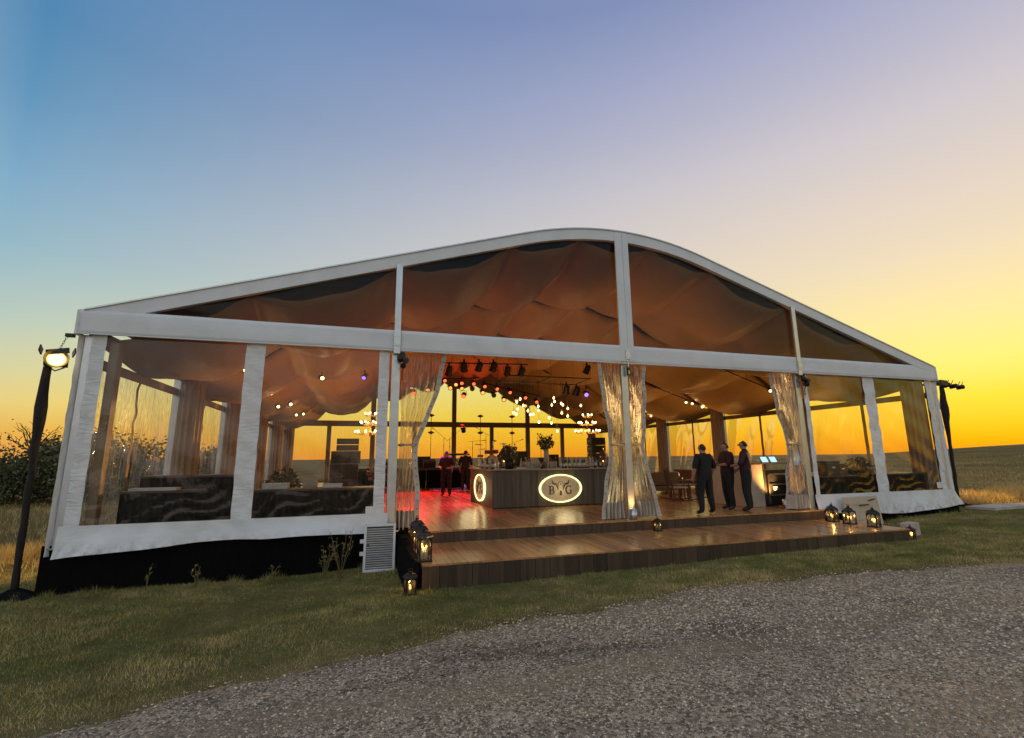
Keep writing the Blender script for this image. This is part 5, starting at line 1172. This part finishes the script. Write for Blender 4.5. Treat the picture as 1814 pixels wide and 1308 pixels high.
for i, x in enumerate((-.45, .0, .45)):
    c = MB().lathe([(.05, -.12), (.075, -.1), (.08, .1), (.07, .1)], 10).build('flood_can', 'black_metal', hd, True, loc=(x*.75+.62, 0, -.03)); c.rotation_euler = (R_(95), 0, R_(160+20*i))
MB().box(-.05, 1.1, -.03, .03, -.05, 0.0).build('cross_bar', 'black_metal', hd)
for x in (.3, .5, .85, 1.0): MB().bar((x, 0, 0), (x+.04, -.05, .16), .02).build('bolt', 'black_metal', hd)
light('SPOT', (.4, .1, -.02), 1300, (1, .58, .14), hd, .08, (2.6, .75, -4.1), 52, .7)

# ------------------------------------------------------------------ outside: rail, shrubs, weeds
def railing():
    t = thing('metal_railing', 'pale metal guard railing with diagonal brace beyond the lounge wall', 'railing', (23.2, 7.0, float(gnd(23.2, 10))))
    for i in range(8): MB().box(-.025, .025, i*1.6-.025, i*1.6+.025, 0, 1.5).build('post', 'steel', t)
    for z in (.75, 1.45): MB().box(-.02, .02, .03, 11.17, z, z+.04).build('rail', 'steel', t)
    for i in (1, 4): MB().bar((.03, i*1.6, .1), (.03, (i+1)*1.6, 1.45), .03).build('brace', 'cream_cloth', t)
railing()
def tree(loc, r, h, label, n=2600, seed=0, leaf=.26):
    h *= .92
    t = thing('shrub_tree', label, 'tree', loc); rr = random.Random(seed)
    MB().tube([(0, 0, -.1), (.05, .03, h*.25), (-.05, .08, h*.5), (.02, 0, h*.7)], [.13, .10, .07, .03], 8).build('trunk', 'bark', t, True)
    cl = []
    for k in range(26):
        a = rr.random()*2*PI; q = r*rr.random()**.5; z = h*(.12+.85*rr.random())*(1-.28*(q/r)); c = (q*math.cos(a), q*math.sin(a), z); cl.append(c)
        if k < 7: MB().tube([(0, 0, h*.25), (c[0]*.5, c[1]*.5, (h*.25+z)*.55), c], [.06, .035, .012], 6).build('limb', 'bark', t, True)
    m = n//len(cl); P = np.concatenate([np.array(c)+RNG.normal(size=(m, 3))*np.array([r*.2, r*.2, h*.085]) for c in cl]); P = P[P[:, 2] > .0]; n = len(P)
    a = RNG.normal(size=(n, 3)); a /= np.linalg.norm(a, axis=1)[:, None]; b = np.cross(a, RNG.normal(size=(n, 3))); b /= np.linalg.norm(b, axis=1)[:, None]; L_ = leaf*(.5+RNG.random(n))[:, None]
    V = np.stack([P-a*L_*.5, P+b*L_*.3, P+a*L_*.5, P-b*L_*.3], 1).reshape(-1, 3)
    o = fast_mesh('crown', V, np.arange(4*n).reshape(n, 4), ['leaf_dark', 'tree_leaf'], False, RNG.integers(0, 2, n)); o.parent = t
plain('tree_leaf', (.13, .12, .04), .7, 0, .4, 1)
for i, (x, y, r, h, l) in enumerate([(-19.5, 29, 2.6, 4.4, 'dark leafy shrub tree at the edge of the thicket'), (-16.2, 27.5, 2.6, 4.9, 'dark leafy shrub tree below the bare branches'), (-13.2, 28.5, 2.4, 5.2, 'tall dark leafy shrub tree behind the floodlight pole'),
                                  (-11.0, 27, 2.2, 5.0, 'dark leafy shrub tree half hidden by the tent corner'), (-8.2, 29, 2.4, 4.2, 'leafy shrub tree behind the streaked side wall'), (-22.5, 31, 2.8, 3.9, 'low spreading shrub tree outermost in the thicket'), (-5.0, 31, 2.2, 3.6, 'low leafy shrub tree beyond the cloth columns')]):
    tree((x, y, float(gnd(x, y))-.05), r, h, l, 7000, i, .2)
def bare_tree(loc, h):
    t = thing('bare_tree', 'leafless dead tree rising above the dark thicket', 'tree', loc); rr = random.Random(3)
    MB().tube([(0, 0, 0), (.1, 0, h*.4), (-.15, 0, h*.7)], [.12, .09, .05], 7).build('trunk', 'bark', t, True)
    def br(p, d, L_, r, depth):
        e = p+d*L_; m = p+d*L_*.5+Vector((rr.uniform(-.1, .1), rr.uniform(-.1, .1), rr.uniform(0, .1)))
        MB().tube([p, m, e], [r, r*.8, r*.55], 5).build('branch', 'bark', t)
        if depth:
            for k in range(3 if depth > 1 else 2):
                v = (d+Vector((rr.uniform(-.9, .9), rr.uniform(-.6, .6), rr.uniform(-.3, .5)))).normalized(); br(p+d*L_*rr.uniform(.45, 1), v, L_*.6, r*.6, depth-1)
    for d in ((-.5, 0, 1), (.5, .2, .8), (-.1, -.2, 1), (.8, 0, .5), (-.8, .1, .45)): br(Vector((-.1, 0, h*.62)), Vector(d).normalized(), h*.24, .04, 2)
bare_tree((-15.4, 28.6, float(gnd(-15.4, 28.6))), 5.2)
def weed(x, y, h, label, n=9, seed=0, group=None):
    t = thing('tall_weed', label, 'weed', (x, y, float(gnd(x, y))-.01), group=group); rr = random.Random(seed)
    for i in range(n):
        a = rr.random()*2*PI; q = h*(.5+.5*rr.random()); e = Vector((math.cos(a)*.32*q, math.sin(a)*.2*q, q))
        pts = [Vector((0, 0, 0)), e*.4+Vector((0, 0, .06)), e*.75+Vector((rr.uniform(-.03, .03), 0, .02)), e]
        st = MB().tube(pts, [.006, .005, .004, .002], 5).build('stem', 'leaf_dry', t)
        for k in range(5):
            p = pts[1].lerp(e, rr.random()); d = Vector((rr.uniform(-1, 1), rr.uniform(-1, 1), rr.uniform(0, .8))).normalized()*.07; s = d.cross(Vector((0, 0, 1))).normalized()*.012
            MB().add([p, p+d*.5+s, p+d, p+d*.5-s], [(0, 1, 2, 3)]).build('leaf', 'blade_olive', st)
weed(4.62, -.55, .95, 'tall dry weed growing in front of the black skirting next to the louvred panel', 12, 1); weed(4.35, -.5, .6, 'short bushy weed beside the tall dry weed', 9, 2); weed(2.3, -.35, .45, 'thin weed in front of the black skirting below the canvas strip', 4, 3); weed(1.55, -.3, .5, 'pair of thin stalks by the black skirting near the tent corner', 3, 4); weed(3.5, -.35, .35, 'low weed against the black skirting between the canvas strip and the bushy weed', 5, 5)

def post_fixture(x, label):
    t = thing('post_floodlight', label, 'floodlight', (x, -.06, EAVE-.12))
    MB().box(-.05, .05, -.02, .05, -.02, .1).build('bracket', 'black_metal', t)
    for i, (dx, dz) in enumerate(((-.05, -.06), (.07, -.10), (.02, -.2))):
        c = MB().lathe([(.03, -.07), (.055, -.05), (.06, .06), (.05, .06)], 10).build('lamp_can', 'black_metal', t, True, loc=(dx, -.05, dz)); c.rotation_euler = (R_(60+25*i), R_(20*i-20), 0)
    MB().tube([(0, 0, 0), (.03, -.03, -.2), (.0, 0, -.34), (.01, .01, -.5)], .012, 6).build('cable', 'black_metal', t)
post_fixture(5.62, 'cluster of small black lamps on the post above the stacked lanterns'); post_fixture(16.62, 'cluster of small black lamps on the post beside the host counter curtain')
t = thing('post_latch', 'small dark latch fitting at the top of the middle post', 'latch', (11.05, -.09, EAVE-.3)); MB().box(-.03, .03, 0, .05, 0, .24).build('plate', 'black_metal', t); MB().box(-.015, .015, -.02, -.001, .03, .12).build('lever', 'steel', t)
